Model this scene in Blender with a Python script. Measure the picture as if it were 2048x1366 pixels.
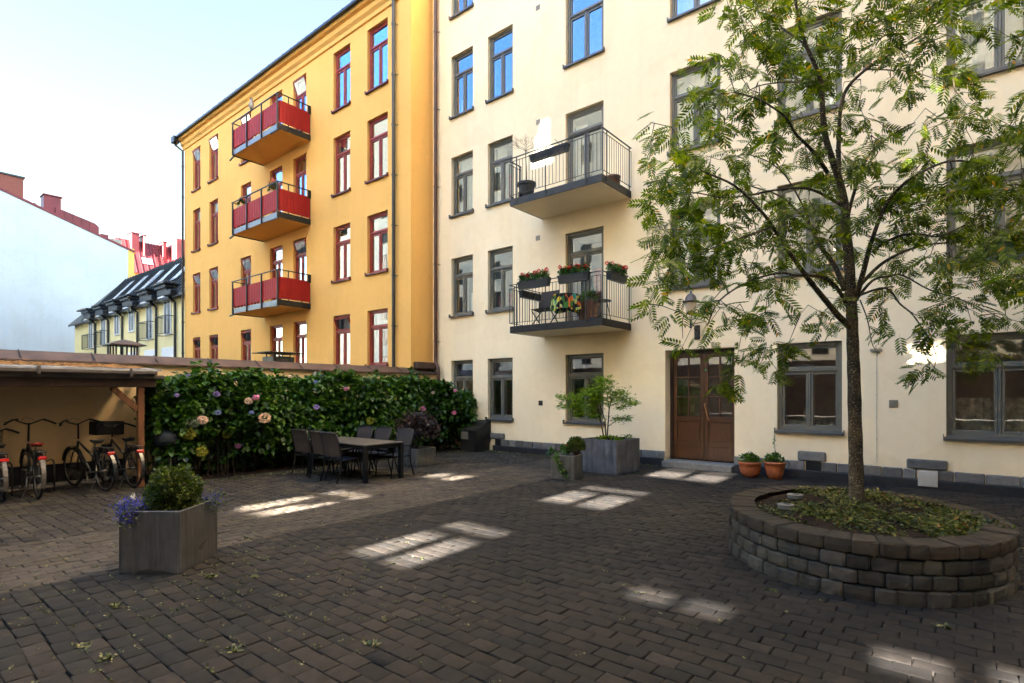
import bpy, bmesh, math, random
import numpy as np
from mathutils import Vector, Matrix
R = math.radians
random.seed(7); RNG = np.random.default_rng(11)
for o in list(bpy.data.objects): bpy.data.objects.remove(o)
SC = bpy.context.scene
COL = SC.collection

# ------------------------------------------------------------------ camera
CX, SX = 0.77431, 0.63281            # cos / sin of the camera's turn
FPX, HOR, CAMH = 1100.0, 785.0, 1.65
cam = bpy.data.cameras.new('camera'); camo = bpy.data.objects.new('camera', cam); COL.objects.link(camo)
cam.sensor_width = 36.0; cam.lens = 36.0 * FPX / 2048
cam.shift_y = (HOR - 683.0) / 2048; cam.clip_start = 0.05; cam.clip_end = 3000
camo.location = (0, 0, CAMH); camo.rotation_euler = (R(90), 0, math.asin(SX))
SC.camera = camo
# ------------------------------------------------------------------ light
SUN_TAN = 0.42; SUN_EL = math.atan(SUN_TAN)
SKY_STRENGTH = 0.06; SUN_STRENGTH = 5.0
world = bpy.data.worlds.new('World'); SC.world = world; world.use_nodes = True
wn = world.node_tree.nodes; wl = world.node_tree.links
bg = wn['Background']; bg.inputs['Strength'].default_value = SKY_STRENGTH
sky = wn.new('ShaderNodeTexSky'); sky.sky_type = 'NISHITA'; sky.sun_disc = False
sky.sun_elevation = SUN_EL; sky.sun_rotation = R(180 + 2.9)
sky.air_density = 0.9; sky.dust_density = 0.6; sky.ozone_density = 1.4; sky.altitude = 0
tn = wn.new('ShaderNodeMix'); tn.data_type = 'RGBA'; tn.blend_type = 'MULTIPLY'; tn.inputs[0].default_value = 1.0; tn.inputs[7].default_value = (1.0, 0.93, 0.80, 1)
wl.new(sky.outputs[0], tn.inputs[6])
skyc = tn.outputs[2]; tcw = wn.new('ShaderNodeTexCoord')
# sky tinted by direction: dimmed in view, deep blue where upper windows mirror it
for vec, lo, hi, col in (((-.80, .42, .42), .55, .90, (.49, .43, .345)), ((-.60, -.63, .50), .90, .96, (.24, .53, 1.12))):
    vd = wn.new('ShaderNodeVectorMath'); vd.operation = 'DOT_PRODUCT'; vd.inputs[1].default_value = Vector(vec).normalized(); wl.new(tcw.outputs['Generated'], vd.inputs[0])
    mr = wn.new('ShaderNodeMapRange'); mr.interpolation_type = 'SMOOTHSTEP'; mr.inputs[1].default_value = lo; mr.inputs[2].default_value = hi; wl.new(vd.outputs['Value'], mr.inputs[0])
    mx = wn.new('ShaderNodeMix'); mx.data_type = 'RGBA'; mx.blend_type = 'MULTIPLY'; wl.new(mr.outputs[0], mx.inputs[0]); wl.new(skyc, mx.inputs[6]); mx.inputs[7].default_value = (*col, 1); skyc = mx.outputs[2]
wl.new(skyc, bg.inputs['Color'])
sun = bpy.data.lights.new('sun', 'SUN'); suno = bpy.data.objects.new('sun', sun); COL.objects.link(suno)
sun.energy = SUN_STRENGTH; sun.angle = R(0.3); sun.color = (1.0, 0.93, 0.82)
sd = Vector((-0.05, 1.0, -SUN_TAN)).normalized()
suno.rotation_euler = sd.to_track_quat('-Z', 'Y').to_euler(); suno.location = (0, -20, 40)
SC.view_settings.view_transform = 'Standard'; SC.view_settings.look = 'None'
SC.view_settings.gamma = 1.0; SC.view_settings.exposure = 4.93
SC.render.engine = 'CYCLES'
SC.cycles.max_bounces = 10; SC.cycles.diffuse_bounces = 5; SC.cycles.transparent_max_bounces = 24
SC.cycles.glossy_bounces = 4; SC.cycles.sample_clamp_indirect = 6.0

# ------------------------------------------------------------------ materials
def newmat(name):
    m = bpy.data.materials.new(name); m.use_nodes = True
    nt = m.node_tree; return m, nt, nt.nodes['Principled BSDF']
def setp(b, rough=None, spec=None, metal=None):
    if rough is not None: b.inputs['Roughness'].default_value = rough
    if spec is not None: b.inputs['Specular IOR Level'].default_value = spec
    if metal is not None: b.inputs['Metallic'].default_value = metal
def ramp(nt, fac, stops):
    r = nt.nodes.new('ShaderNodeValToRGB'); e = r.color_ramp.elements
    while len(e) < len(stops): e.new(0.5)
    for k, (p, c) in enumerate(stops): e[k].position = p; e[k].color = (*c, 1)
    nt.links.new(fac, r.inputs[0]); return r.outputs[0]
def coords(nt, scale=(1, 1, 1)):
    tc = nt.nodes.new('ShaderNodeNewGeometry'); mp = nt.nodes.new('ShaderNodeMapping')
    mp.inputs['Scale'].default_value = scale; nt.links.new(tc.outputs['Position'], mp.inputs[0]); return mp.outputs[0]
def noise(nt, scale, vec=None, detail=4, rough=0.55):
    n = nt.nodes.new('ShaderNodeTexNoise'); n.inputs['Scale'].default_value = scale
    n.inputs['Detail'].default_value = detail; n.inputs['Roughness'].default_value = rough
    if vec is None: vec = coords(nt)
    nt.links.new(vec, n.inputs['Vector']); return n.outputs['Fac']
def mixc(nt, fac, a, b, mode='MIX'):
    m = nt.nodes.new('ShaderNodeMix'); m.data_type = 'RGBA'; m.blend_type = mode
    def put(i, v):
        if isinstance(v, (int, float)): m.inputs[i].default_value = v
        elif isinstance(v, tuple): m.inputs[i].default_value = (*v, 1)
        else: nt.links.new(v, m.inputs[i])
    put(0, fac); put(6, a); put(7, b); return m.outputs[2]
def island(nt):
    return nt.nodes.new('ShaderNodeNewGeometry').outputs['Random Per Island']
def bump(nt, b, h, strength=0.3, dist=0.01):
    k = nt.nodes.new('ShaderNodeBump'); k.inputs['Strength'].default_value = strength; k.inputs['Distance'].default_value = dist
    nt.links.new(h, k.inputs['Height']); nt.links.new(k.outputs[0], b.inputs['Normal'])
def scl(c, k): return tuple(min(1, v * k) for v in c)

def plain(name, c, rough=0.6, spec=0.4, metal=0.0, var=0.15, vs=6.0, bs=0.0, bscale=60):
    m, nt, b = newmat(name); setp(b, rough, spec, metal)
    nt.links.new(ramp(nt, noise(nt, vs), [(0.3, scl(c, 1 - var)), (0.7, scl(c, 1 + var))]), b.inputs['Base Color'])
    if bs: bump(nt, b, noise(nt, bscale), bs, 0.004)
    return m
def plaster(name, c, stain=0.06):
    m, nt, b = newmat(name); setp(b, 0.92, 0.15)
    big = ramp(nt, noise(nt, 0.35, detail=5), [(0.3, scl(c, 1 - stain)), (0.7, scl(c, 1 + stain * .5))])
    st = noise(nt, 1.0, coords(nt, (3.2, 3.2, 0.22)), 5, 0.6)
    stc = ramp(nt, st, [(0.50, (1, 1, 1)), (0.82, (0.86, 0.80, 0.70))])
    c1 = mixc(nt, 0.34, big, stc, 'MULTIPLY')
    fine = ramp(nt, noise(nt, 5.5, detail=8, rough=0.7), [(0.35, (0.95, 0.94, 0.92)), (0.65, (1, 1, 1))]); c1 = mixc(nt, 0.8, c1, fine, 'MULTIPLY')
    rep = ramp(nt, noise(nt, 0.8, detail=2), [(0.56, (1, 1, 1)), (0.57, (0.968, 0.955, 0.93))]); c1 = mixc(nt, 0.7, c1, rep, 'MULTIPLY')
    # splash dirt low on the wall
    g = nt.nodes.new('ShaderNodeNewGeometry'); s = nt.nodes.new('ShaderNodeSeparateXYZ'); nt.links.new(g.outputs['Position'], s.inputs[0])
    a = nt.nodes.new('ShaderNodeMath'); a.operation = 'MULTIPLY_ADD'; nt.links.new(noise(nt, 3), a.inputs[0]); a.inputs[1].default_value = 0.9; nt.links.new(s.outputs[2], a.inputs[2])
    low = ramp(nt, a.outputs[0], [(0.42, (0.84, 0.76, 0.64)), (0.98, (1, 1, 1))])
    nt.links.new(mixc(nt, 0.7, c1, low, 'MULTIPLY'), b.inputs['Base Color'])
    bump(nt, b, noise(nt, 45, detail=8), 0.22, 0.01)
    return m
def leafmat(name, stops, trans=0.35, rough=0.45, spec=0.4):
    m, nt, b = newmat(name); setp(b, rough, spec)
    col = ramp(nt, island(nt), stops)
    nz = ramp(nt, noise(nt, 3.0), [(0.3, (0.75, 0.78, 0.7)), (0.7, (1.15, 1.1, 1.0))])
    col = mixc(nt, 0.8, col, nz, 'MULTIPLY')
    nt.links.new(col, b.inputs['Base Color'])
    t = nt.nodes.new('ShaderNodeBsdfTranslucent'); nt.links.new(mixc(nt, 1.0, col, (1.35, 1.5, 0.55), 'MULTIPLY'), t.inputs[0])
    mx = nt.nodes.new('ShaderNodeMixShader'); mx.inputs[0].default_value = trans
    nt.links.new(b.outputs[0], mx.inputs[1]); nt.links.new(t.outputs[0], mx.inputs[2])
    nt.links.new(mx.outputs[0], nt.nodes['Material Output'].inputs[0]); return m
def glassmat(name, base=0.2, tint=(0.93, 0.96, 0.97), wav=0.16):
    m, nt, b = newmat(name); nt.nodes.remove(b)
    g = nt.nodes.new('ShaderNodeBsdfGlossy'); g.inputs['Roughness'].default_value = 0.0; g.inputs[0].default_value = (1, 1, 1, 1)
    t = nt.nodes.new('ShaderNodeBsdfTransparent'); t.inputs[0].default_value = (*tint, 1)
    f = nt.nodes.new('ShaderNodeFresnel'); f.inputs['IOR'].default_value = 1.75
    mm = nt.nodes.new('ShaderNodeMath'); mm.operation = 'MULTIPLY_ADD'; mm.use_clamp = True
    nt.links.new(f.outputs[0], mm.inputs[0]); mm.inputs[1].default_value = 1.3; mm.inputs[2].default_value = base
    k = nt.nodes.new('ShaderNodeBump'); k.inputs['Strength'].default_value = wav; k.inputs['Distance'].default_value = 0.004
    nt.links.new(noise(nt, 2.2, detail=1), k.inputs['Height']); nt.links.new(k.outputs[0], g.inputs['Normal'])
    mx = nt.nodes.new('ShaderNodeMixShader'); nt.links.new(mm.outputs[0], mx.inputs[0])
    nt.links.new(t.outputs[0], mx.inputs[1]); nt.links.new(g.outputs[0], mx.inputs[2])
    nt.links.new(mx.outputs[0], nt.nodes['Material Output'].inputs[0]); return m
def woodmat(name, c, scale=(14, 14, 1.2), rough=0.35):
    m, nt, b = newmat(name); setp(b, rough, 0.5)
    n = noise(nt, 3.0, coords(nt, scale), 6, 0.65)
    nt.links.new(ramp(nt, n, [(0.3, scl(c, 0.6)), (0.55, c), (0.75, scl(c, 1.35))]), b.inputs['Base Color'])
    bump(nt, b, n, 0.08, 0.003); return m
def zincmat(name, c, dark=0.6):
    m, nt, b = newmat(name); setp(b, 0.5, 0.4, 0.35)
    st = noise(nt, 1.0, coords(nt, (11, 11, 0.8)), 7, 0.75)
    a = ramp(nt, st, [(0.36, scl(c, dark)), (0.47, c), (0.57, scl(c, 1.15)), (0.68, scl(c, 2.8))])
    bl = ramp(nt, noise(nt, 4.0, detail=6), [(0.35, (0.62, 0.6, 0.58)), (0.65, (1.1, 1.1, 1.12))])
    nt.links.new(mixc(nt, 0.8, a, bl, 'MULTIPLY'), b.inputs['Base Color'])
    bump(nt, b, noise(nt, 4), 0.06, 0.01); return m
def stonemat(name, stops, bs=0.5, moss=0.0, dark=0.0):
    m, nt, b = newmat(name); setp(b, 0.88, 0.25)
    col = ramp(nt, island(nt), stops)
    n1 = ramp(nt, noise(nt, 9, detail=8, rough=0.7), [(0.3, (0.62, 0.6, 0.57)), (0.72, (1.3, 1.27, 1.22))])
    col = mixc(nt, 0.85, col, n1, 'MULTIPLY')
    if moss:
        mk = ramp(nt, noise(nt, 2.2, detail=7, rough=0.7), [(0.52, (0, 0, 0)), (0.68, (1, 1, 1))])
        mm = nt.nodes.new('ShaderNodeMath'); mm.operation = 'MULTIPLY'; nt.links.new(mk, mm.inputs[0]); mm.inputs[1].default_value = moss
        col = mixc(nt, mm.outputs[0], col, (0.045, 0.042, 0.018))
    if dark:
        dk = ramp(nt, noise(nt, 6.5, detail=4, rough=0.6), [(0.52, (1, 1, 1)), (0.66, (1 - dark,) * 3)])
        col = mixc(nt, 1.0, col, dk, 'MULTIPLY')
    nt.links.new(col, b.inputs['Base Color'])
    bump(nt, b, noise(nt, 70, detail=8, rough=0.7), bs, 0.006); return m

M = {}
M['cream'] = plaster('cream_plaster', (0.885, 0.722, 0.478))
M['yellow'] = plaster('yellow_plaster', (0.86, 0.475, 0.135), 0.04)
M['ochre'] = plaster('garden_wall_plaster', (0.78, 0.57, 0.34))
M['palewall'] = plaster('pale_yellow_plaster', (0.80, 0.70, 0.38))
M['whitewall'] = plaster('white_render', (0.56, 0.555, 0.54), 0.07)
M['oppwall'] = plaster('opposite_plaster', (0.92, 0.87, 0.76))
M['interior'] = plain('room_plaster', (0.42, 0.39, 0.34), 0.9, 0.1)
M['greyframe'] = plain('grey_green_paint', (0.125, 0.115, 0.088), 0.42, 0.45, var=0.08, vs=12)
M['greysill'] = plain('grey_sheet_metal', (0.085, 0.078, 0.066), 0.45, 0.5, 0.2, var=0.15)
M['redframe'] = plain('oxide_red_paint', (0.30, 0.038, 0.022), 0.42, 0.45, var=0.12, vs=12)
M['redsill'] = plain('oxide_red_metal', (0.13, 0.022, 0.016), 0.45, 0.5, 0.2)
M['innerframe'] = plain('white_inner_paint', (0.62, 0.58, 0.50), 0.5, 0.4, var=0.04)
M['whiteframe'] = plain('white_paint', (0.72, 0.72, 0.70), 0.5, 0.4, var=0.04)
M['glass'] = glassmat('window_glass', 0.07)
M['glassyellow'] = glassmat('window_glass_far', 0.22)
M['doorglass'] = glassmat('door_glass', 0.14)
M['curtain'] = plain('white_curtain', (0.80, 0.79, 0.75), 0.9, 0.1, var=0.08, vs=9)
M['lace'] = plain('lace_curtain', (0.55, 0.54, 0.46), 0.9, 0.1, var=0.5, vs=11)
M['pinkcurtain'] = plain('pink_curtain', (0.55, 0.22, 0.22), 0.9, 0.1, var=0.3, vs=11)
M['iron'] = plain('black_iron', (0.022, 0.020, 0.018), 0.45, 0.5, 0.3, var=0.3, vs=20)
M['ironworn'] = stonemat('worn_black_iron', [(0, (0.03, 0.028, 0.025)), (1, (0.035, 0.032, 0.03))], 0.2)
M['steelgrey'] = plain('galvanised_beam', (0.19, 0.20, 0.21), 0.45, 0.5, 0.5, var=0.12)
M['redpanel'] = plain('red_balcony_panel', (0.33, 0.009, 0.006), 0.6, 0.3, var=0.1, vs=3)
M['brownmetal'] = plain('brown_sheet_metal', (0.085, 0.050, 0.038), 0.5, 0.4, 0.2, var=0.35, vs=3, bs=0.1, bscale=8)
M['brownpipe'] = plain('brown_pipe_paint', (0.075, 0.030, 0.020), 0.35, 0.5, 0.1)
M['darkpipe'] = plain('dark_pipe_paint', (0.035, 0.028, 0.022), 0.4, 0.5, 0.2)
M['plinth'] = plain('black_plinth_tar', (0.012, 0.012, 0.013), 0.6, 0.4, var=0.4)
M['granite'] = stonemat('grey_granite', [(0, (0.10, 0.092, 0.084)), (0.5, (0.15, 0.14, 0.13)), (1, (0.20, 0.19, 0.175))], 1.0, 0.2)
M['step'] = stonemat('granite_step', [(0, (0.20, 0.19, 0.175)), (1, (0.2, 0.19, 0.175))], 0.4)
M['doorwood'] = woodmat('door_wood', (0.082, 0.029, 0.009))
M['doordark'] = woodmat('dark_door_wood', (0.03, 0.011, 0.006))
M['postwood'] = woodmat('post_wood', (0.13, 0.045, 0.011), rough=0.6)
M['darktimber'] = woodmat('dark_timber', (0.035, 0.016, 0.010), (1.2, 14, 14), 0.7)
M['brass'] = plain('brass', (0.62, 0.33, 0.14), 0.28, 0.5, 0.9, var=0.1)
M['gutter'] = plain('gutter_metal', (0.10, 0.085, 0.075), 0.5, 0.5, 0.4, var=0.25)
M['zinc'] = zincmat('weathered_zinc', (0.105, 0.107, 0.118))
M['zincdark'] = zincmat('dark_weathered_zinc', (0.070, 0.070, 0.074))
M['concrete'] = zincmat('lime_streaked_concrete', (0.115, 0.108, 0.092), 0.75)
M['terracotta'] = plain('terracotta', (0.36, 0.10, 0.035), 0.55, 0.4, var=0.15, vs=14)
M['soil'] = plain('soil', (0.020, 0.012, 0.008), 0.95, 0.1, var=0.5, vs=20, bs=1.0, bscale=40)
M['white'] = plain('white_enamel', (0.46, 0.44, 0.40), 0.5, 0.4, var=0.1)
M['ventmetal'] = plain('vent_grille', (0.30, 0.26, 0.20), 0.5, 0.4, 0.3, var=0.15)
M['roofdark'] = plain('black_roof_metal', (0.030, 0.032, 0.034), 0.4, 0.5, 0.4, var=0.25, vs=1.5)
M['roofred'] = plain('red_roof_metal', (0.17, 0.022, 0.024), 0.5, 0.4, 0.1, var=0.25, vs=0.8)
M['brick'] = stonemat('chimney_brick', [(0, (0.2, 0.05, 0.035)), (1, (0.28, 0.10, 0.075))], 0.5)
M['tablemetal'] = plain('charcoal_aluminium', (0.006, 0.006, 0.006), 0.5, 0.25, 0.0, var=0.2)
M['tabletop'] = plain('taupe_table_slab', (0.095, 0.080, 0.066), 0.3, 0.5, var=0.1, vs=5)
M['textilene'] = plain('grey_textilene', (0.045, 0.036, 0.031), 0.75, 0.15, var=0.12, vs=30)
M['blueseat'] = plain('dark_blue_sling', (0.010, 0.012, 0.022), 0.7, 0.2)
M['tyre'] = plain('tyre_rubber', (0.014, 0.013, 0.013), 0.75, 0.3)
M['chrome'] = plain('dull_chrome', (0.13, 0.125, 0.12), 0.3, 0.5, 0.9)
M['bikeblack'] = plain('black_bicycle_paint', (0.012, 0.012, 0.013), 0.3, 0.5)
M['redplastic'] = plain('red_reflector', (0.42, 0.012, 0.010), 0.3, 0.5)
M['orangeplastic'] = plain('orange_reflector', (0.8, 0.2, 0.03), 0.3, 0.5)
M['redsaddle'] = plain('red_saddle', (0.20, 0.022, 0.012), 0.55, 0.3)
M['blackplastic'] = plain('black_plastic', (0.020, 0.019, 0.018), 0.5, 0.4)
M['tarp'] = plain('dark_cover_cloth', (0.015, 0.017, 0.022), 0.7, 0.3)
M['moss'] = plain('dead_moss', (0.16, 0.085, 0.035), 0.95, 0.1, var=0.7, vs=14, bs=1.0, bscale=30)
M['sheet'] = plain('bright_roof_sheet', (0.55, 0.56, 0.60), 0.25, 0.6, 0.6, var=0.1)
M['bark'] = None
def barkmat():
    m, nt, b = newmat('rowan_bark'); setp(b, 0.8, 0.3)
    base = ramp(nt, noise(nt, 7, detail=6), [(0.35, (0.018, 0.013, 0.008)), (0.65, (0.075, 0.052, 0.028))])
    sp = noise(nt, 1.0, coords(nt, (55, 55, 105)), 3, 0.6)
    mk = ramp(nt, sp, [(0.585, (0, 0, 0)), (0.64, (1, 1, 1))])
    nt.links.new(mixc(nt, mk, base, (0.30, 0.25, 0.16)), b.inputs['Base Color'])
    bump(nt, b, sp, 0.6, 0.006); return m
M['bark'] = barkmat()
M['twig'] = plain('twig_bark', (0.05, 0.035, 0.022), 0.8, 0.2, var=0.3)
M['rowanleaf'] = leafmat('rowan_leaf', [(0, (0.030, 0.054, 0.003)), (0.45, (0.070, 0.108, 0.004)), (0.8, (0.125, 0.162, 0.005)), (0.982, (0.17, 0.20, 0.006)), (0.995, (0.42, 0.20, 0.012))], 0.45, 0.5, 0.22)
M['hydleaf'] = leafmat('hydrangea_leaf', [(0, (0.012, 0.036, 0.004)), (0.5, (0.031, 0.085, 0.006)), (1, (0.072, 0.16, 0.010))], 0.25, 0.4, 0.35)
M['mapleleaf'] = leafmat('maple_leaf', [(0, (0.075, 0.12, 0.005)), (1, (0.18, 0.28, 0.008))], 0.4, 0.5, 0.25)
M['redleaf'] = leafmat('dark_red_maple_leaf', [(0, (0.020, 0.008, 0.010)), (1, (0.045, 0.020, 0.020))], 0.2)
M['boxleaf'] = leafmat('boxwood_leaf', [(0, (0.020, 0.036, 0.004)), (0.7, (0.055, 0.080, 0.007)), (1, (0.13, 0.155, 0.012))], 0.25)
M['ivyleaf'] = leafmat('ivy_leaf', [(0, (0.025, 0.06, 0.01)), (1, (0.11, 0.20, 0.02))], 0.25)
M['coverleaf'] = leafmat('ground_cover_leaf', [(0, (0.015, 0.030, 0.004)), (0.5, (0.048, 0.065, 0.008)), (0.9, (0.15, 0.16, 0.025)), (0.97, (0.20, 0.08, 0.02))], 0.3)
M['weedleaf'] = leafmat('weed_leaf', [(0, (0.025, 0.045, 0.006)), (0.55, (0.065, 0.070, 0.016)), (1, (0.20, 0.18, 0.10))], 0.25)
M['redpetal'] = leafmat('red_petal', [(0, (0.55, 0.008, 0.015)), (1, (0.75, 0.02, 0.03))], 0.2)
M['whitepetal'] = leafmat('white_petal', [(0, (0.7, 0.7, 0.66)), (1, (0.85, 0.85, 0.8))], 0.2)
M['bluepetal'] = leafmat('blue_petal', [(0, (0.015, 0.015, 0.40)), (0.75, (0.03, 0.03, 0.65)), (1, (0.16, 0.09, 0.65))], 0.2)
M['pinkpetal'] = leafmat('pink_petal', [(0, (0.75, 0.20, 0.17)), (1, (0.85, 0.3, 0.26))], 0.2)
for k, c in dict(violet=(0.42, 0.28, 0.80), pink=(0.80, 0.28, 0.60), palepink=(0.78, 0.56, 0.56), lime=(0.36, 0.36, 0.05), blue=(0.34, 0.38, 0.8), peach=(0.78, 0.54, 0.46), greygreen=(0.14, 0.17, 0.11)).items():
    M['h_' + k] = leafmat('hydrangea_' + k, [(0, scl(c, 0.75)), (1, scl(c, 1.25))], 0.2, 0.7)
def tropical():
    m, nt, b = newmat('tropical_print_cloth'); setp(b, 0.8, 0.2)
    v = nt.nodes.new('ShaderNodeTexVoronoi'); v.inputs['Scale'].default_value = 13; nt.links.new(coords(nt, (1, 1, 0.7)), v.inputs['Vector'])
    s = nt.nodes.new('ShaderNodeSeparateColor'); nt.links.new(v.outputs['Color'], s.inputs[0])
    r = ramp(nt, s.outputs[0], [(0, (0.012, 0.01, 0.01)), (0.38, (0.05, 0.2, 0.03)), (0.55, (0.45, 0.55, 0.18)), (0.72, (0.7, 0.45, 0.02)), (0.82, (0.6, 0.12, 0.02)), (0.92, (0.05, 0.3, 0.25))])
    r.node.color_ramp.interpolation = 'CONSTANT'; nt.links.new(r, b.inputs['Base Color']); return m
M['tropical'] = tropical()
def frosted():
    m, nt, b = newmat('frosted_lamp_glass'); setp(b, 0.5, 0.5)
    b.inputs['Base Color'].default_value = (0.62, 0.48, 0.34, 1)
    t = nt.nodes.new('ShaderNodeBsdfTransparent'); mx = nt.nodes.new('ShaderNodeMixShader'); mx.inputs[0].default_value = 0.35
    nt.links.new(b.outputs[0], mx.inputs[1]); nt.links.new(t.outputs[0], mx.inputs[2])
    nt.links.new(mx.outputs[0], nt.nodes['Material Output'].inputs[0]); return m
M['lampglass'] = frosted()
def pavermat(name, stops, light=1.0):
    m, nt, b = newmat(name); setp(b, 0.85, 0.22)
    col = ramp(nt, island(nt), stops)
    n1 = ramp(nt, noise(nt, 16, detail=8, rough=0.7), [(0.33, (0.55, 0.54, 0.53)), (0.70, (1.5, 1.46, 1.4))])
    col = mixc(nt, 0.9, col, n1, 'MULTIPLY')
    big = ramp(nt, noise(nt, 0.55, detail=5), [(0.38, (0.66, 0.65, 0.63)), (0.62, (1.4, 1.34, 1.24))])
    col = mixc(nt, 0.8, col, big, 'MULTIPLY')
    # dried pollen and moss dust, mostly towards the hedge
    g = nt.nodes.new('ShaderNodeNewGeometry'); s = nt.nodes.new('ShaderNodeSeparateXYZ'); nt.links.new(g.outputs['Position'], s.inputs[0])
    mr = nt.nodes.new('ShaderNodeMapRange'); nt.links.new(s.outputs[0], mr.inputs[0]); mr.inputs[1].default_value = -4.0; mr.inputs[2].default_value = -9.5
    mr.inputs[3].default_value = 0.0; mr.inputs[4].default_value = 0.75
    dk = ramp(nt, noise(nt, 2.4, detail=9, rough=0.75), [(0.50, (0, 0, 0)), (0.66, (1, 1, 1))])
    mm = nt.nodes.new('ShaderNodeMath'); mm.operation = 'MULTIPLY'; nt.links.new(dk, mm.inputs[0]); nt.links.new(mr.outputs[0], mm.inputs[1])
    col = mixc(nt, mm.outputs[0], col, (0.062, 0.050, 0.024))
    nt.links.new(col, b.inputs['Base Color'])
    bump(nt, b, noise(nt, 90, detail=8, rough=0.7), 0.5, 0.005); return m
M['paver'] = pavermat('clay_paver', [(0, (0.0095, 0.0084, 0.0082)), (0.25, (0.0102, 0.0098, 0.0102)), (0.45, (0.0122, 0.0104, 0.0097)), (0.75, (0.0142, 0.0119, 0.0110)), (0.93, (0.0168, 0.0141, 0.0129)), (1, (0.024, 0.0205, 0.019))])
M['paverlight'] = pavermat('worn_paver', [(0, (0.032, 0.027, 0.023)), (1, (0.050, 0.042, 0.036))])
M['paverleft'] = pavermat('dusty_skylit_paver', [(0, (0.016, 0.0135, 0.012)), (0.5, (0.022, 0.0185, 0.0165)), (1, (0.034, 0.029, 0.026))])  # lighter copy for the left yard: dirt and skylight both put into the colour
M['joint'] = plain('paving_joint_sand', (0.006, 0.005, 0.004), 0.95, 0.1, var=0.5, vs=5)
M['block'] = stonemat('retaining_block', [(0, (0.022, 0.019, 0.015)), (0.5, (0.040, 0.035, 0.029)), (1, (0.080, 0.072, 0.060))], 0.7, 0.45, 0.45)
M['cap'] = stonemat('cap_block', [(0, (0.030, 0.022, 0.015)), (1, (0.045, 0.035, 0.025))], 0.7, 0.3)
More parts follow.
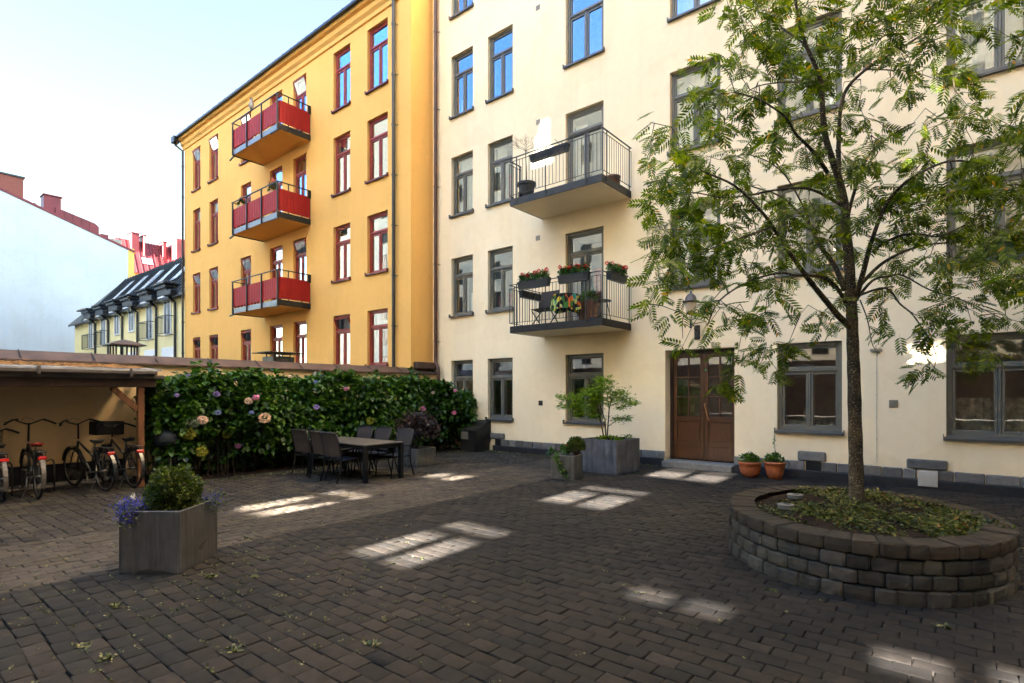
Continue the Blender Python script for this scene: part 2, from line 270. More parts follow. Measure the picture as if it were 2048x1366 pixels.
# ------------------------------------------------------------------ mesh helpers
class MB:
    def __init__(s): s.v = []; s.f = []; s.mi = []; s.cur = 0
    def add(s, vs, fs):
        n = len(s.v); s.v.extend([tuple(q) for q in vs]); s.f.extend([tuple(i + n for i in f) for f in fs]); s.mi.extend([s.cur] * len(fs)); return s
    def quad(s, a, b, c, d): return s.add([a, b, c, d], [(0, 1, 2, 3)])
    def box(s, x0, x1, y0, y1, z0, z1, mat=None):
        vs = [(x, y, z) for z in (z0, z1) for y in (y0, y1) for x in (x0, x1)]
        if mat is not None: vs = [tuple(mat @ Vector(v)) for v in vs]
        return s.add(vs, [(0, 2, 3, 1), (4, 5, 7, 6), (0, 1, 5, 4), (2, 6, 7, 3), (0, 4, 6, 2), (1, 3, 7, 5)])
    def bbox(s, x0, x1, y0, y1, z0, z1, b=0.004, mat=None):
        """box with chamfered edges"""
        vs = []; 
        c = ((x0 + x1) / 2, (y0 + y1) / 2, (z0 + z1) / 2); h = ((x1 - x0) / 2, (y1 - y0) / 2, (z1 - z0) / 2)
        b = min(b, min(h) * 0.9); idx = {}
        for sx in (-1, 1):
            for sy in (-1, 1):
                for sz in (-1, 1):
                    for ax in range(3):
                        p = [c[k] + (sx, sy, sz)[k] * (h[k] - (b if k != ax else 0)) for k in range(3)]
                        idx[(sx, sy, sz, ax)] = len(vs); vs.append(tuple(p))
        fs = []
        for ax in range(3):
            o1, o2 = [k for k in range(3) if k != ax]
            for sg in (-1, 1):
                loop = []
                for (a, bb) in ((-1, -1), (1, -1), (1, 1), (-1, 1)):
                    t = [0, 0, 0]; t[ax] = sg; t[o1] = a; t[o2] = bb; loop.append(idx[(*t, ax)])
                if (sg < 0) != (ax == 1): loop = loop[::-1]
                fs.append(tuple(loop))
            for a in (-1, 1):
                for bb in (-1, 1):
                    e = []
                    for sg, fx in ((-1, o1), (1, o1), (1, o2), (-1, o2)):
                        t = [0, 0, 0]; t[ax] = sg; t[o1] = a; t[o2] = bb; e.append(idx[(*t, fx)])
                    if (a * bb > 0) == (ax != 1): e = e[::-1]
                    fs.append(tuple(e))
        for sx in (-1, 1):
            for sy in (-1, 1):
                for sz in (-1, 1):
                    t = (idx[(sx, sy, sz, 0)], idx[(sx, sy, sz, 1)], idx[(sx, sy, sz, 2)])
                    fs.append(t if sx * sy * sz > 0 else t[::-1])
        if mat is not None: vs = [tuple(mat @ Vector(v)) for v in vs]
        return s.add(vs, fs)
    def bar(s, a, b, w, h=None, up=(0, 0, 1)):
        """rectangular bar between two points"""
        h = h or w; a = Vector(a); b = Vector(b); d = (b - a).normalized(); u = Vector(up)
        if abs(d.dot(u)) > 0.95: u = Vector((0, 1, 0))
        sd_ = d.cross(u).normalized() * w / 2; u2 = sd_.cross(d).normalized() * h / 2
        vs = [p + i * sd_ + j * u2 for p in (a, b) for i, j in ((-1, -1), (1, -1), (1, 1), (-1, 1))]
        return s.add(vs, [(0, 1, 2, 3), (7, 6, 5, 4), (0, 4, 5, 1), (1, 5, 6, 2), (2, 6, 7, 3), (3, 7, 4, 0)])
    def tube(s, pts, rad, n=8, cap=True):
        pts = [Vector(p) for p in pts]; k = len(pts)
        if not hasattr(rad, '__len__'): rad = [rad] * k
        base = len(s.v); prev = None; vs = []; fs = []
        for i, p in enumerate(pts):
            d = (pts[min(i + 1, k - 1)] - pts[max(i - 1, 0)]); d = d.normalized() if d.length > 1e-9 else Vector((0, 0, 1))
            if prev is None:
                prev = Vector((1, 0, 0)) if abs(d.x) < 0.9 else Vector((0, 1, 0))
            u = (prev - d * prev.dot(d)).normalized(); w = d.cross(u); prev = u
            for j in range(n):
                t = 2 * math.pi * j / n; vs.append(p + (u * math.cos(t) + w * math.sin(t)) * rad[i])
        for i in range(k - 1):
            for j in range(n):
                a = i * n + j; b = i * n + (j + 1) % n; fs.append((a, b, b + n, a + n))
        if cap: fs.append(tuple(range(n - 1, -1, -1))); fs.append(tuple(range((k - 1) * n, k * n)))
        return s.add(vs, fs)
    def lathe(s, prof, c=(0, 0, 0), n=20, cap=True, jit=0):
        """profile of (radius, z) about the vertical through c"""
        vs = []; fs = []; k = len(prof)
        for (r, z) in prof:
            for j in range(n):
                t = 2 * math.pi * j / n; vs.append((c[0] + r * math.cos(t), c[1] + r * math.sin(t), c[2] + z))
        for i in range(k - 1):
            for j in range(n):
                a = i * n + j; b = i * n + (j + 1) % n; fs.append((a, b, b + n, a + n))
        if cap: fs.append(tuple(range(n - 1, -1, -1))); fs.append(tuple(range((k - 1) * n, k * n)))
        return s.add(vs, fs)
    def build(s, name, mat, parent=None, smooth=False, mats=None, fixn=False):
        me = bpy.data.meshes.new(name); me.from_pydata(s.v, [], s.f)
        for m in (mats or [mat]): me.materials.append(m)
        if mats: me.polygons.foreach_set('material_index', s.mi)
        if fixn:
            bm = bmesh.new(); bm.from_mesh(me); bmesh.ops.recalc_face_normals(bm, faces=bm.faces); bm.to_mesh(me); bm.free()
        if smooth: me.polygons.foreach_set('use_smooth', [True] * len(me.polygons))
        me.update(); o = bpy.data.objects.new(name, me); COL.objects.link(o)
        if parent is not None:
            o.parent = parent; o.matrix_parent_inverse = Matrix.Identity(4)
            w = wmat(parent)
            if w != Matrix.Identity(4): o.matrix_parent_inverse = w.inverted()
        return o
def wmat(o):
    m = Matrix.LocRotScale(o.location, o.rotation_euler, o.scale)
    if o.parent: m = wmat(o.parent) @ o.matrix_parent_inverse @ m
    return m
def thing(name, label, cat, loc=(0, 0, 0), rz=0, group=None):
    o = bpy.data.objects.new(name, None); COL.objects.link(o); o.location = loc; o.rotation_euler = (0, 0, rz)
    o.empty_display_size = 0.1; tag(o, label, cat, group); return o
def tag(o, label=None, cat=None, group=None, kind=None):
    if label: o['label'] = label
    if cat: o['category'] = cat
    if group: o['group'] = group
    if kind: o['kind'] = kind
    return o
def raw(name, V, F, mat, parent=None, smooth=False):
    """numpy arrays: V (n,3), F (m,k) faces of equal size"""
    me = bpy.data.meshes.new(name); k = F.shape[1]
    me.vertices.add(len(V)); me.vertices.foreach_set('co', V.astype(np.float32).ravel())
    me.loops.add(F.size); me.loops.foreach_set('vertex_index', F.astype(np.int32).ravel())
    me.polygons.add(len(F)); me.polygons.foreach_set('loop_start', np.arange(0, F.size, k, dtype=np.int32))
    me.polygons.foreach_set('loop_total', np.full(len(F), k, dtype=np.int32))
    if smooth: me.polygons.foreach_set('use_smooth', np.ones(len(F), dtype=bool))
    me.materials.append(mat); me.update(calc_edges=True); me.validate()
    o = bpy.data.objects.new(name, me); COL.objects.link(o)
    if parent is not None:
        o.parent = parent; o.matrix_parent_inverse = wmat(parent).inverted()
    return o
def copytree(o, parent=None):
    c = o.copy(); COL.objects.link(c)
    if parent is not None: c.parent = parent
    for ch in list(o.children): copytree(ch, c)
    return c
def rotmats(d, roll):
    """frames whose local y axis is d (n,3), rolled by roll about it"""
    d = d / np.linalg.norm(d, axis=1, keepdims=True)
    up = np.tile([0.0, 0, 1], (len(d), 1)); up[np.abs(d[:, 2]) > 0.95] = [1, 0, 0]
    x = np.cross(d, up); x /= np.linalg.norm(x, axis=1, keepdims=True); z = np.cross(x, d)
    c = np.cos(roll)[:, None]; s = np.sin(roll)[:, None]
    x2 = x * c + z * s; z2 = -x * s + z * c
    return np.stack([x2, d, z2], axis=1)          # rows = axes
def scatter(shape, face, P, D, roll, size):
    """copy a small shape (verts k,3; one face list) onto points P along D"""
    A = rotmats(D, roll); k = len(shape)
    V = np.einsum('kj,njc->nkc', shape, A) * size[:, None, None] + P[:, None, :]
    F = np.concatenate([np.array(face)[None] + (np.arange(len(P)) * k)[:, None, None]], axis=0).reshape(-1, len(face[0]))
    return V.reshape(-1, 3), F
# simple leaf outlines (local y = length, z = normal)
LEAF6 = np.array([(0, 0, 0), (0.30, 0.30, 0.06), (0.24, 0.68, 0.05), (0, 1, -0.06), (-0.24, 0.68, 0.05), (-0.30, 0.30, 0.06)])
F6 = [(0, 1, 2, 3), (0, 3, 4, 5)]
BROAD = np.array([(0, 0, 0), (0.36, 0.28, 0.10), (0.34, 0.62, 0.08), (0, 1.05, -0.10), (-0.34, 0.62, 0.08), (-0.36, 0.28, 0.10)])
THIN = np.array([(0, 0, 0), (0.16, 0.35, 0.03), (0.13, 0.75, 0.03), (0, 1, 0), (-0.13, 0.75, 0.03), (-0.16, 0.35, 0.03)])
PAL = []
for k_ in range(5):
    a_ = math.radians(90 + (k_ - 2) * 52); l_ = (0.62, 0.85, 1.0, 0.85, 0.62)[k_]
    PAL += [(0.13 * math.cos(a_ - 0.9), 0.13 * math.sin(a_ - 0.9), 0), (l_ * math.cos(a_), l_ * math.sin(a_), -0.08), (0.13 * math.cos(a_ + 0.9), 0.13 * math.sin(a_ + 0.9), 0), (0, -0.02, 0)]
PAL = np.array(PAL); FPAL = [(4 * k_, 4 * k_ + 1, 4 * k_ + 2, 4 * k_ + 3) for k_ in range(5)]
def rand_dirs(n, up=0.0):
    d = RNG.normal(size=(n, 3)); d /= np.linalg.norm(d, axis=1, keepdims=True); d[:, 2] += up; return d / np.linalg.norm(d, axis=1, keepdims=True)
def leaf_ball(name, c, rad, n, size, mat, parent, shell=0.55, shape=LEAF6, face=F6, up=0.3, squash=(1, 1, 1), jit=0.12, bottom=-0.4, spread=.9):
    d = rand_dirs(n); d = d[d[:, 2] > bottom]; m = len(d)
    bumpy = 1 + jit * (np.sin(d[:, 0] * 7 + d[:, 2] * 5 + c[0]) + np.cos(d[:, 1] * 8 - d[:, 2] * 4))
    r = rad * (shell + (1 - shell) * RNG.random(m) ** 0.5) * bumpy
    P = np.array(c) + d * r[:, None] * np.array(squash)
    D = d + rand_dirs(m) * spread; D[:, 2] += up
    V, F = scatter(shape, face, P, D, RNG.random(m) * 6.28, size * (0.7 + 0.6 * RNG.random(m)))
    return raw(name, V, F, mat, parent)
def world_at(px, py, depth):
    """a point seen at photo pixel (px,py) at the given distance in front of the camera"""
    x = (px - 1024) / FPX * depth; return Vector((x * CX - depth * SX, x * SX + depth * CX, CAMH + (HOR - py) / FPX * depth))
# ------------------------------------------------------------------ ground
g = MB(); g.quad((-400, -400, -0.03), (400, -400, -0.03), (400, 400, -0.03), (-400, 400, -0.03))
tag(g.build('ground', M['joint']), kind='structure')
RC = (-0.83, 6.55); RA, RB = 1.20, 1.42          # round planter
def pavers(name, x0, x1, y0, y1, L, W, mat, along='x', gap=0.0045):
    cx, cy, hx, hy = [], [], [], []
    if along == 'x':
        row = 0; y = y0
        while y < y1:
            x = x0 + (L * 0.5 if row % 2 else 0) - L + 0.01 * math.sin(row * 1.7)
            while x < x1 + L:
                a, b = max(x, x0), min(x + L, x1)
                if b - a > 0.03: cx.append((a + b) / 2); cy.append(y + W / 2); hx.append((b - a) / 2); hy.append(W / 2)
                x += L
            y += W; row += 1
    else:
        row = 0; x = x0
        while x < x1 - 0.02:
            w = min(W, x1 - x); y = y0 + (L * 0.5 if row % 2 else 0) - L
            while y < y1:
                a, b = max(y, y0), min(y + L, y1)
                if b - a > 0.03: cy.append((a + b) / 2); cx.append(x + w / 2); hy.append((b - a) / 2); hx.append(w / 2)
                y += L
            x += W; row += 1
    C = np.array([cx, cy]).T; H = np.array([hx, hy]).T - gap / 2
    n = len(C); j = RNG.normal(size=(n, 2)) * 0.0022; C = C + j
    # gentle waviness of the courses
    C[:, 1] += 0.018 * np.sin(C[:, 0] * 0.9 + 1.3) + 0.010 * np.sin(C[:, 0] * 2.3 + C[:, 1]); C[:, 0] += 0.015 * np.sin(C[:, 1] * 1.1)
    ang = RNG.normal(size=n) * 0.012; tz = RNG.normal(size=n) * 0.0022; tx = RNG.normal(size=n) * 0.007; ty = RNG.normal(size=n) * 0.007
    ch = 0.008
    sq = np.array([(-1, -1), (1, -1), (1, 1), (-1, 1)])
    V = np.zeros((n, 16, 3))
    for lv, (ins, z) in enumerate(((0.0, -0.035), (0.0, -0.007), (0.003, -0.002), (ch, 0.0))):
        for q in range(4):
            jit = RNG.normal(size=(n, 2)) * 0.0016
            lx = sq[q, 0] * (H[:, 0] - ins) + jit[:, 0]; ly = sq[q, 1] * (H[:, 1] - ins) + jit[:, 1]
            V[:, lv * 4 + q, 0] = C[:, 0] + lx * np.cos(ang) - ly * np.sin(ang)
            V[:, lv * 4 + q, 1] = C[:, 1] + lx * np.sin(ang) + ly * np.cos(ang)
            V[:, lv * 4 + q, 2] = z + tz + lx * tx + ly * ty
    F = []
    for lv in range(3):
        for q in range(4):
            a = lv * 4 + q; b = lv * 4 + (q + 1) % 4; F.append((a, b, b + 4, a + 4))
    F.append((12, 13, 14, 15)); F = np.array(F)
    FF = (F[None] + (np.arange(n) * 16)[:, None, None]).reshape(-1, 4)
    return tag(raw(name, V.reshape(-1, 3), FF, mat), kind='structure')
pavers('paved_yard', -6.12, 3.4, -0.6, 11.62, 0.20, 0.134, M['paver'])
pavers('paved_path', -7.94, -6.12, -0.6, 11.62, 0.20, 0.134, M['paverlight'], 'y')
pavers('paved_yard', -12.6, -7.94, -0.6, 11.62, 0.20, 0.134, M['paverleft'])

# ------------------------------------------------------------------ buildings
def wall_open(name, x0, x1, z0, z1, y, holes, parent, mat, depth=0.17, room=True, thick=None):
    m = MB(); xs = sorted({x0, x1, *[h[0] for h in holes], *[h[1] for h in holes]}); zs = sorted({z0, z1, *[h[2] for h in holes], *[h[3] for h in holes]})
    ys = [y] if thick is None else [y, y + thick]
    for yy in ys:
        for i in range(len(xs) - 1):
            for j in range(len(zs) - 1):
                a, b, c, d = xs[i], xs[i + 1], zs[j], zs[j + 1]; mx, mz = (a + b) / 2, (c + d) / 2
                if any(h[0] < mx < h[1] and h[2] < mz < h[3] for h in holes): continue
                m.quad((a, yy, c), (b, yy, c), (b, yy, d), (a, yy, d))
    for h in holes:
        a, b, c, d = h[:4]; dp = (h[4] if len(h) > 4 else depth) if thick is None else thick
        m.quad((a, y, c), (a, y + dp, c), (a, y + dp, d), (a, y, d)); m.quad((b, y, c), (b, y, d), (b, y + dp, d), (b, y + dp, c))
        m.quad((a, y, d), (b, y, d), (b, y + dp, d), (a, y + dp, d)); m.quad((a, y, c), (a, y + dp, c), (b, y + dp, c), (b, y, c))
        if room:
            m.cur = 1; e = 0.35; r = y + dp; q = r + 1.5
            A, B, Cc, D = a - e, b + e, c - 0.25, d + 0.12
            m.quad((A, q, Cc), (B, q, Cc), (B, q, D), (A, q, D)); m.quad((A, r, Cc), (A, q, Cc), (A, q, D), (A, r, D)); m.quad((B, r, Cc), (B, q, Cc), (B, q, D), (B, r, D))
            m.quad((A, r, D), (B, r, D), (B, q, D), (A, q, D)); m.quad((A, r, Cc), (B, r, Cc), (B, q, Cc), (A, q, Cc))
            m.quad((A, r, Cc), (a, r, Cc), (a, r, D), (A, r, D)); m.quad((b, r, Cc), (B, r, Cc), (B, r, D), (b, r, D))
            m.quad((a, r, d), (b, r, d), (b, r, D), (a, r, D)); m.quad((a, r, Cc), (b, r, Cc), (b, r, c), (a, r, c)); m.cur = 0
    return m.build(name, None, parent, mats=[mat, M['interior']])
def wavy(name, x0, x1, z0, z1, y, mat, parent, amp=0.03, folds=9):
    m = MB(); n = folds * 4; vs = []
    for i in range(n + 1):
        x = x0 + (x1 - x0) * i / n; yy = y + amp * math.sin(i * math.pi / 2 + 0.4) + 0.3 * amp * math.sin(i * 0.9)
        vs += [(x, yy, z0), (x, yy + 0.01 * math.sin(i), z1)]
    m.add(vs, [(2 * i, 2 * i + 2, 2 * i + 3, 2 * i + 1) for i in range(n)])
    return m.build(name, mat, parent, smooth=True)
def window(parent, x0, x1, z0, z1, y, fm, sm, glass, curtain=None, sill=True, cas=0.06, tr=0.31, tilt=False, inner='innerframe', rec=0.09, name='window', mull=True):
    m = MB(); a = y + rec; h = z1 - z0
    def ring(u0, u1, v0, v1, w, ya, yb, wt=None):
        wt = wt or w
        m.bbox(u0, u0 + w, ya, yb, v0, v1, 0.005); m.bbox(u1 - w, u1, ya, yb, v0, v1, 0.005)
        m.bbox(u0 + w, u1 - w, ya, yb, v1 - wt, v1, 0.005); m.bbox(u0 + w, u1 - w, ya, yb, v0, v0 + wt, 0.005)
    ring(x0 + .002, x1 - .002, z0 + .002, z1 - .002, cas, a, a + 0.085, cas)
    zt = z1 - tr * h; X0, X1, Z0, Z1 = x0 + cas, x1 - cas, z0 + cas, z1 - cas
    m.bbox(X0, X1, a - 0.012, a + 0.085, zt - 0.022, zt + 0.022, 0.006)
    m.bbox(X0, X1, a + 0.010, a + 0.085, zt - 0.045, zt - 0.022, 0.004)
    xm = (x0 + x1) / 2; s = 0.042
    if mull: m.bbox(xm - 0.02, xm + 0.02, a + 0.004, a + 0.085, Z0, zt - 0.045, 0.004)
    pan = []
    zb = zt - 0.045
    cells = [(X0, xm - 0.02, Z0, zb), (xm + 0.02, X1, Z0, zb)] if mull else [(X0, X1, Z0, zb)]
    for c in cells:
        ring(c[0] + .003, c[1] - .003, c[2] + .003, c[3] - .003, s, a + 0.022, a + 0.07); pan.append((c[0] + s, c[1] - s, c[2] + s, c[3] - s))
    if not tilt: ring(X0 + .003, X1 - .003, zt + 0.025, Z1 - .003, s, a + 0.022, a + 0.07); pan.append((X0 + s, X1 - s, zt + .022 + s, Z1 - s))
    w = m.build(name, M[fm], parent)
    p = MB()
    for q in pan: p.quad((q[0], a + .05, q[2]), (q[1], a + .05, q[2]), (q[1], a + .05, q[3]), (q[0], a + .05, q[3]))
    if tilt:       # upper sash tipped outwards on its lower edge
        t = MB(); hh = Z1 - zt - 0.03; rot = Matrix.Translation((0, a + 0.04, zt + 0.025)) @ Matrix.Rotation(R(20), 4, 'X')
        for (u0, u1, v0, v1) in ((X0, X1, 0, s), (X0, X1, hh - s, hh), (X0, X0 + s, s, hh - s), (X1 - s, X1, s, hh - s)): t.box(u0, u1, -0.02, 0.02, v0, v1, rot)
        t.build('tilted_sash', M[fm], w)
        p.add([tuple(rot @ Vector(v)) for v in ((X0 + s, 0, s), (X1 - s, 0, s), (X1 - s, 0, hh - s), (X0 + s, 0, hh - s))], [(0, 1, 2, 3)])
    p.build('pane', M[glass], w)
    if inner:
        i = MB(); yi = a + 0.115
        for c in cells + [(X0, X1, zt + 0.02, Z1)]:
            for (u0, u1, v0, v1) in ((c[0], c[0] + .055, c[2], c[3]), (c[1] - .055, c[1], c[2], c[3]), (c[0] + .055, c[1] - .055, c[2], c[2] + .05), (c[0] + .055, c[1] - .055, c[3] - .05, c[3])): i.box(u0, u1, yi, yi + .03, v0, v1)
        i.build('inner_sash', M[inner], w)
    if sill:
        q = MB(); e = 0.035; o = -0.075
        q.add([(x0 - e, y + rec + .01, z0 + 0.03), (x1 + e, y + rec + .01, z0 + 0.03), (x1 + e, y + o, z0 - 0.01), (x0 - e, y + o, z0 - 0.01),
               (x0 - e, y + rec + .01, z0 + 0.024), (x1 + e, y + rec + .01, z0 + 0.024), (x1 + e, y + o, z0 - 0.05), (x0 - e, y + o, z0 - 0.05),
               (x0 - e, y + .001, z0 - 0.045), (x1 + e, y + .001, z0 - 0.045)],
              [(0, 3, 2, 1), (3, 7, 6, 2), (7, 8, 9, 6), (0, 8, 7, 3), (1, 2, 6, 9)])
        q.box(x0 - e - .004, x0 - e + .006, y + o - .003, y + rec, z0 - .055, z0 + .05); q.box(x1 + e - .006, x1 + e + .004, y + o - .003, y + rec, z0 - .055, z0 + .05)
        q.build('sill', M[sm], w)
    if curtain:
        for (cm, f0, f1, g0, g1) in curtain:
            wavy('curtain', x0 + (x1 - x0) * f0, x0 + (x1 - x0) * f1, z0 + h * g0, z0 + h * g1, y + 0.36, M[cm], w)
    return w
# --- cream apartment house
YC = 11.8
cream = thing('apartment_building', 'tall cream plastered apartment house with grey window frames and a wooden double door', 'building', (-4, YC, 0))
colx = dict(A=(-12.03, -11.13), B=(-10.54, -9.62), C=(-7.87, -6.76), D=(-5.07, -3.95), E=(-2.84, -1.72), F=(-0.20, 1.16), G=(2.2, 3.4))
rows = [(0.90, 2.62), (3.97, 5.72), (7.0, 8.79), (10.0, 11.86), (13.04, 14.9)]
openings = []; wins = []
CW = 'curtain'
cur = {('A', 1): [(CW, .55, .9, .05, .4)], ('B', 1): [('pinkcurtain', .08, .92, .05, .3)], ('B', 0): None, ('A', 2): [(CW, .05, .95, .02, .98)], ('B', 2): [(CW, .05, .45, .02, .98), ('pinkcurtain', .5, .95, .05, .5)],
       ('A', 3): [(CW, .08, .30, .05, .35)], ('C', 2): [(CW, .08, .4, .0, .9)], ('C', 1): [('pinkcurtain', .55, .95, .3, .62)],
       ('D', 2): [(CW, .05, .95, .02, .99)], ('D', 1): [(CW, .05, .95, .1, .9)], ('E', 2): [(CW, .5, .97, .02, .98)], ('E', 1): [(CW, .05, .35, .02, .98), (CW, .62, .96, .02, .98)],
       ('F', 2): [(CW, .08, .45, .02, .98), (CW, .8, .95, .02, .98)], ('F', 1): [(CW, .05, .5, .02, .98), (CW, .7, .97, .02, .98)], ('F', 0): [('lace', .06, .96, .06, .38)]}
for cn, (a, b) in colx.items():
    for r, (z0, z1) in enumerate(rows):
        if cn == 'D' and r == 0: continue
        if cn == 'C' and r in (1, 2): z0 = (3.29, 6.42)[r - 1]
        zz = z0 - (0.16 if cn == 'F' and r in (1, 2) else 0)
        if cn in 'DEF' and r in (1, 2): z1 = z1 + 0.03
        wins.append((cn, r, a, b, zz, z1)); openings.append((a, b, zz, z1))
DX0, DX1, DZ1 = -5.18, -3.66, 2.60
openings.append((DX0, DX1, 0.0, DZ1, 0.42))
wall_open('wall', -12.86, 9.0, 0, 24.0, YC, openings, cream, M['cream'])
for cn, r, a, b, z0, z1 in wins:
    door = cn == 'C' and r in (1, 2)
    window(cream, a, b, z0, z1, YC, 'greyframe', 'greysill', 'glass', cur.get((cn, r)), not door, 0.075 if cn in 'EFC' else 0.065, 0.22 if door else 0.31)
# kitchen things behind the two ground-floor windows
k = MB(); k.bbox(-2.66, -2.30, YC + .55, YC + .8, 1.95, 2.22, .01); k.build('wall_cupboard', M['white'], cream)
k = MB(); k.bbox(-2.70, -2.15, YC + .35, YC + .62, 1.02, 1.10, .005); k.bbox(-2.45, -2.38, YC + .4, YC + .46, 1.10, 1.30, .005)
for q in range(5): k.lathe([(0.025, 0), (0.03, .10), (0.01, .13), (0.01, .17)], (-2.25 + q * .1 + .02 * math.sin(q * 3), YC + .3, 0.97), 8)
k.build('window_ledge_items', M['white'], cream)
k = MB()
for q in range(8): k.lathe([(0.03, 0), (0.02, .03), (0.006, .12), (0.03, .16), (0.034, .22)], (-0.02 + q * .13, YC + .32, 2.09 + 0), 8)
k.bbox(-.12, 1.1, YC + .26, YC + .4, 2.07, 2.09, .003); k.build('glass_shelf', M['white'], cream)
k = MB(); k.lathe([(0.18, 0), (0.12, .10), (0.05, .13)], (-6.95, YC + .55, 7.15), 14); k.build('paper_lampshade', M['white'], cream)
# plinth, stone course, basement vents
p = MB(); 
for a, b in ((-10.3, DX0 - .02), (DX1 + .02, 9.0)): p = MB(); p.bbox(a, b, YC - .075, YC + .02, -0.02, 0.155, .01); p.build('plinth', M['plinth'], cream)
sL = MB(); sR = MB(); x = -10.28; rr = random.Random(3)
vents = [(-10.25, -10.02), (-7.0, -6.78), (-2.32, -2.06), (-0.58, -0.33)]
while x < 9:
    w = rr.uniform(0.22, 0.42)
    nx = x + w
    for v in vents:
        if x < v[0] < nx: nx = v[0] - .01
    if any(v[0] - .02 <= x < v[1] for v in vents): x = [v[1] for v in vents if v[0] - .02 <= x < v[1]][0] + 0.012; continue
    if not (DX0 - .05 < (x + nx) / 2 < DX1 + .02) and nx - x > .04 and not (x < DX0 < nx) and not (x < DX1 < nx):
        (sL if x < DX0 else sR).bbox(x, nx - 0.012, YC - .045 - rr.uniform(0, .012), YC + .02, 0.157, 0.325 + rr.uniform(-.006, .006), .012)
    x = nx
sL.bbox(-5.40, -5.19, YC - .045, YC + .02, 0.157, 0.325, .012)
for a, b, c, d in ((-10.42, -9.9, .335, .50), (-7.15, -6.65, .335, .50)): sL.bbox(a, b, YC - .058, YC + .02, c, d, .02)
sR.bbox(DX1 + .0, DX1 + .22, YC - .045, YC + .02, 0.157, 0.325, .012)
for a, b, c, d in ((-2.46, -1.98, .335, .52), (-0.74, -0.18, .335, .50)):
    sR.bbox(a, b, YC - .058, YC + .02, c, d, .02)
sL.build('stone_course', M['granite'], cream); sR.build('stone_course', M['granite'], cream)
for i, v in enumerate(vents):
    q = MB()
    if i == 3:
        q.bbox(v[0], v[1] + .02, YC - .085, YC - .055, .05, .315, .004); q.cur = 0
        for k_ in range(7): q.box(v[0] + .02, v[1], YC - .099, YC - .083, .075 + k_ * .033, .092 + k_ * .033)
        q.build('basement_vent', M['white'], cream)
    else:
        for k_ in range(6): q.box(v[0], v[1], YC - .03, YC - .015, .165 + k_ * .027, .18 + k_ * .027)
        q.box(v[0], v[1], YC - .012, YC - .004, .157, .33); q.build('basement_vent', M['blackplastic'], cream)
# small wall vents
def vent(x, z, w, h, n=3, mt='ventmetal'):
    q = MB(); q.box(x - w / 2, x + w / 2, YC - .006, YC + .01, z - h / 2, z + h / 2)
    for k_ in range(n):
        zc = z - h / 2 + h * (k_ + .5) / n; q.box(x - w / 2, x + w / 2, YC - .018, YC - .0065, zc - h / n * .22, zc + h / n * .22)
    q.build('wall_vent', M[mt], cream)
for x, z in ((-8.75, 11.92), (-8.74, 8.86), (-8.75, 5.77), (-8.66, 1.37)): vent(x, z, .13, .13, 3, 'darkpipe' if z < 2 else 'ventmetal')
vent(-0.93, 1.45, .13, .14, 5); vent(-1.32, 7.6, .14, .14, 5)
# downpipe at the left corner
q = MB(); q.tube([(-12.62, YC - .10, 24), (-12.62, YC - .10, 2.75), (-12.60, YC - .12, 2.6), (-12.44, YC - .17, 2.40), (-12.40, YC - .18, 2.25), (-12.40, YC - .18, 0)], .052, 12)
for z in (3.2, 5.6, 8.0, 10.4, 12.8): q.tube([(-12.62, YC - .10, z), (-12.62, YC - .10, z + .05)], .062, 12); q.bar((-12.62, YC - .1, z + .02), (-12.5, YC, z + .02), .012)
q.build('downpipe', M['brownpipe'], cream, smooth=False)
# cable and bracket on the wall
q = MB(); cx = -1.19
q.box(cx - .085, cx + .085, YC - .05, YC, 2.40, 2.435); q.box(cx - .075, cx + .075, YC - .045, YC, 2.385, 2.40); q.box(cx - .006, cx + .006, YC - .03, YC, 2.435, 2.50)
q.build('rusty_bracket', M['ventmetal'], cream)
q = MB(); q.tube([(cx + .01, YC - .008, 2.38), (cx + .01, YC - .008, 0.40), (cx - .06, YC - .008, .345), (-1.75, YC - .06, .33)], .0045, 6); q.tube([(-1.12, YC - .06, .335), (-.75, YC - .075, .335), (-.60, YC - .09, .30)], .005, 6)
for z in (2.0, 1.6, 1.2, .8, .5): q.box(cx, cx + .02, YC - .014, YC, z, z + .02)
q.build('wall_cable', M['white'], cream)
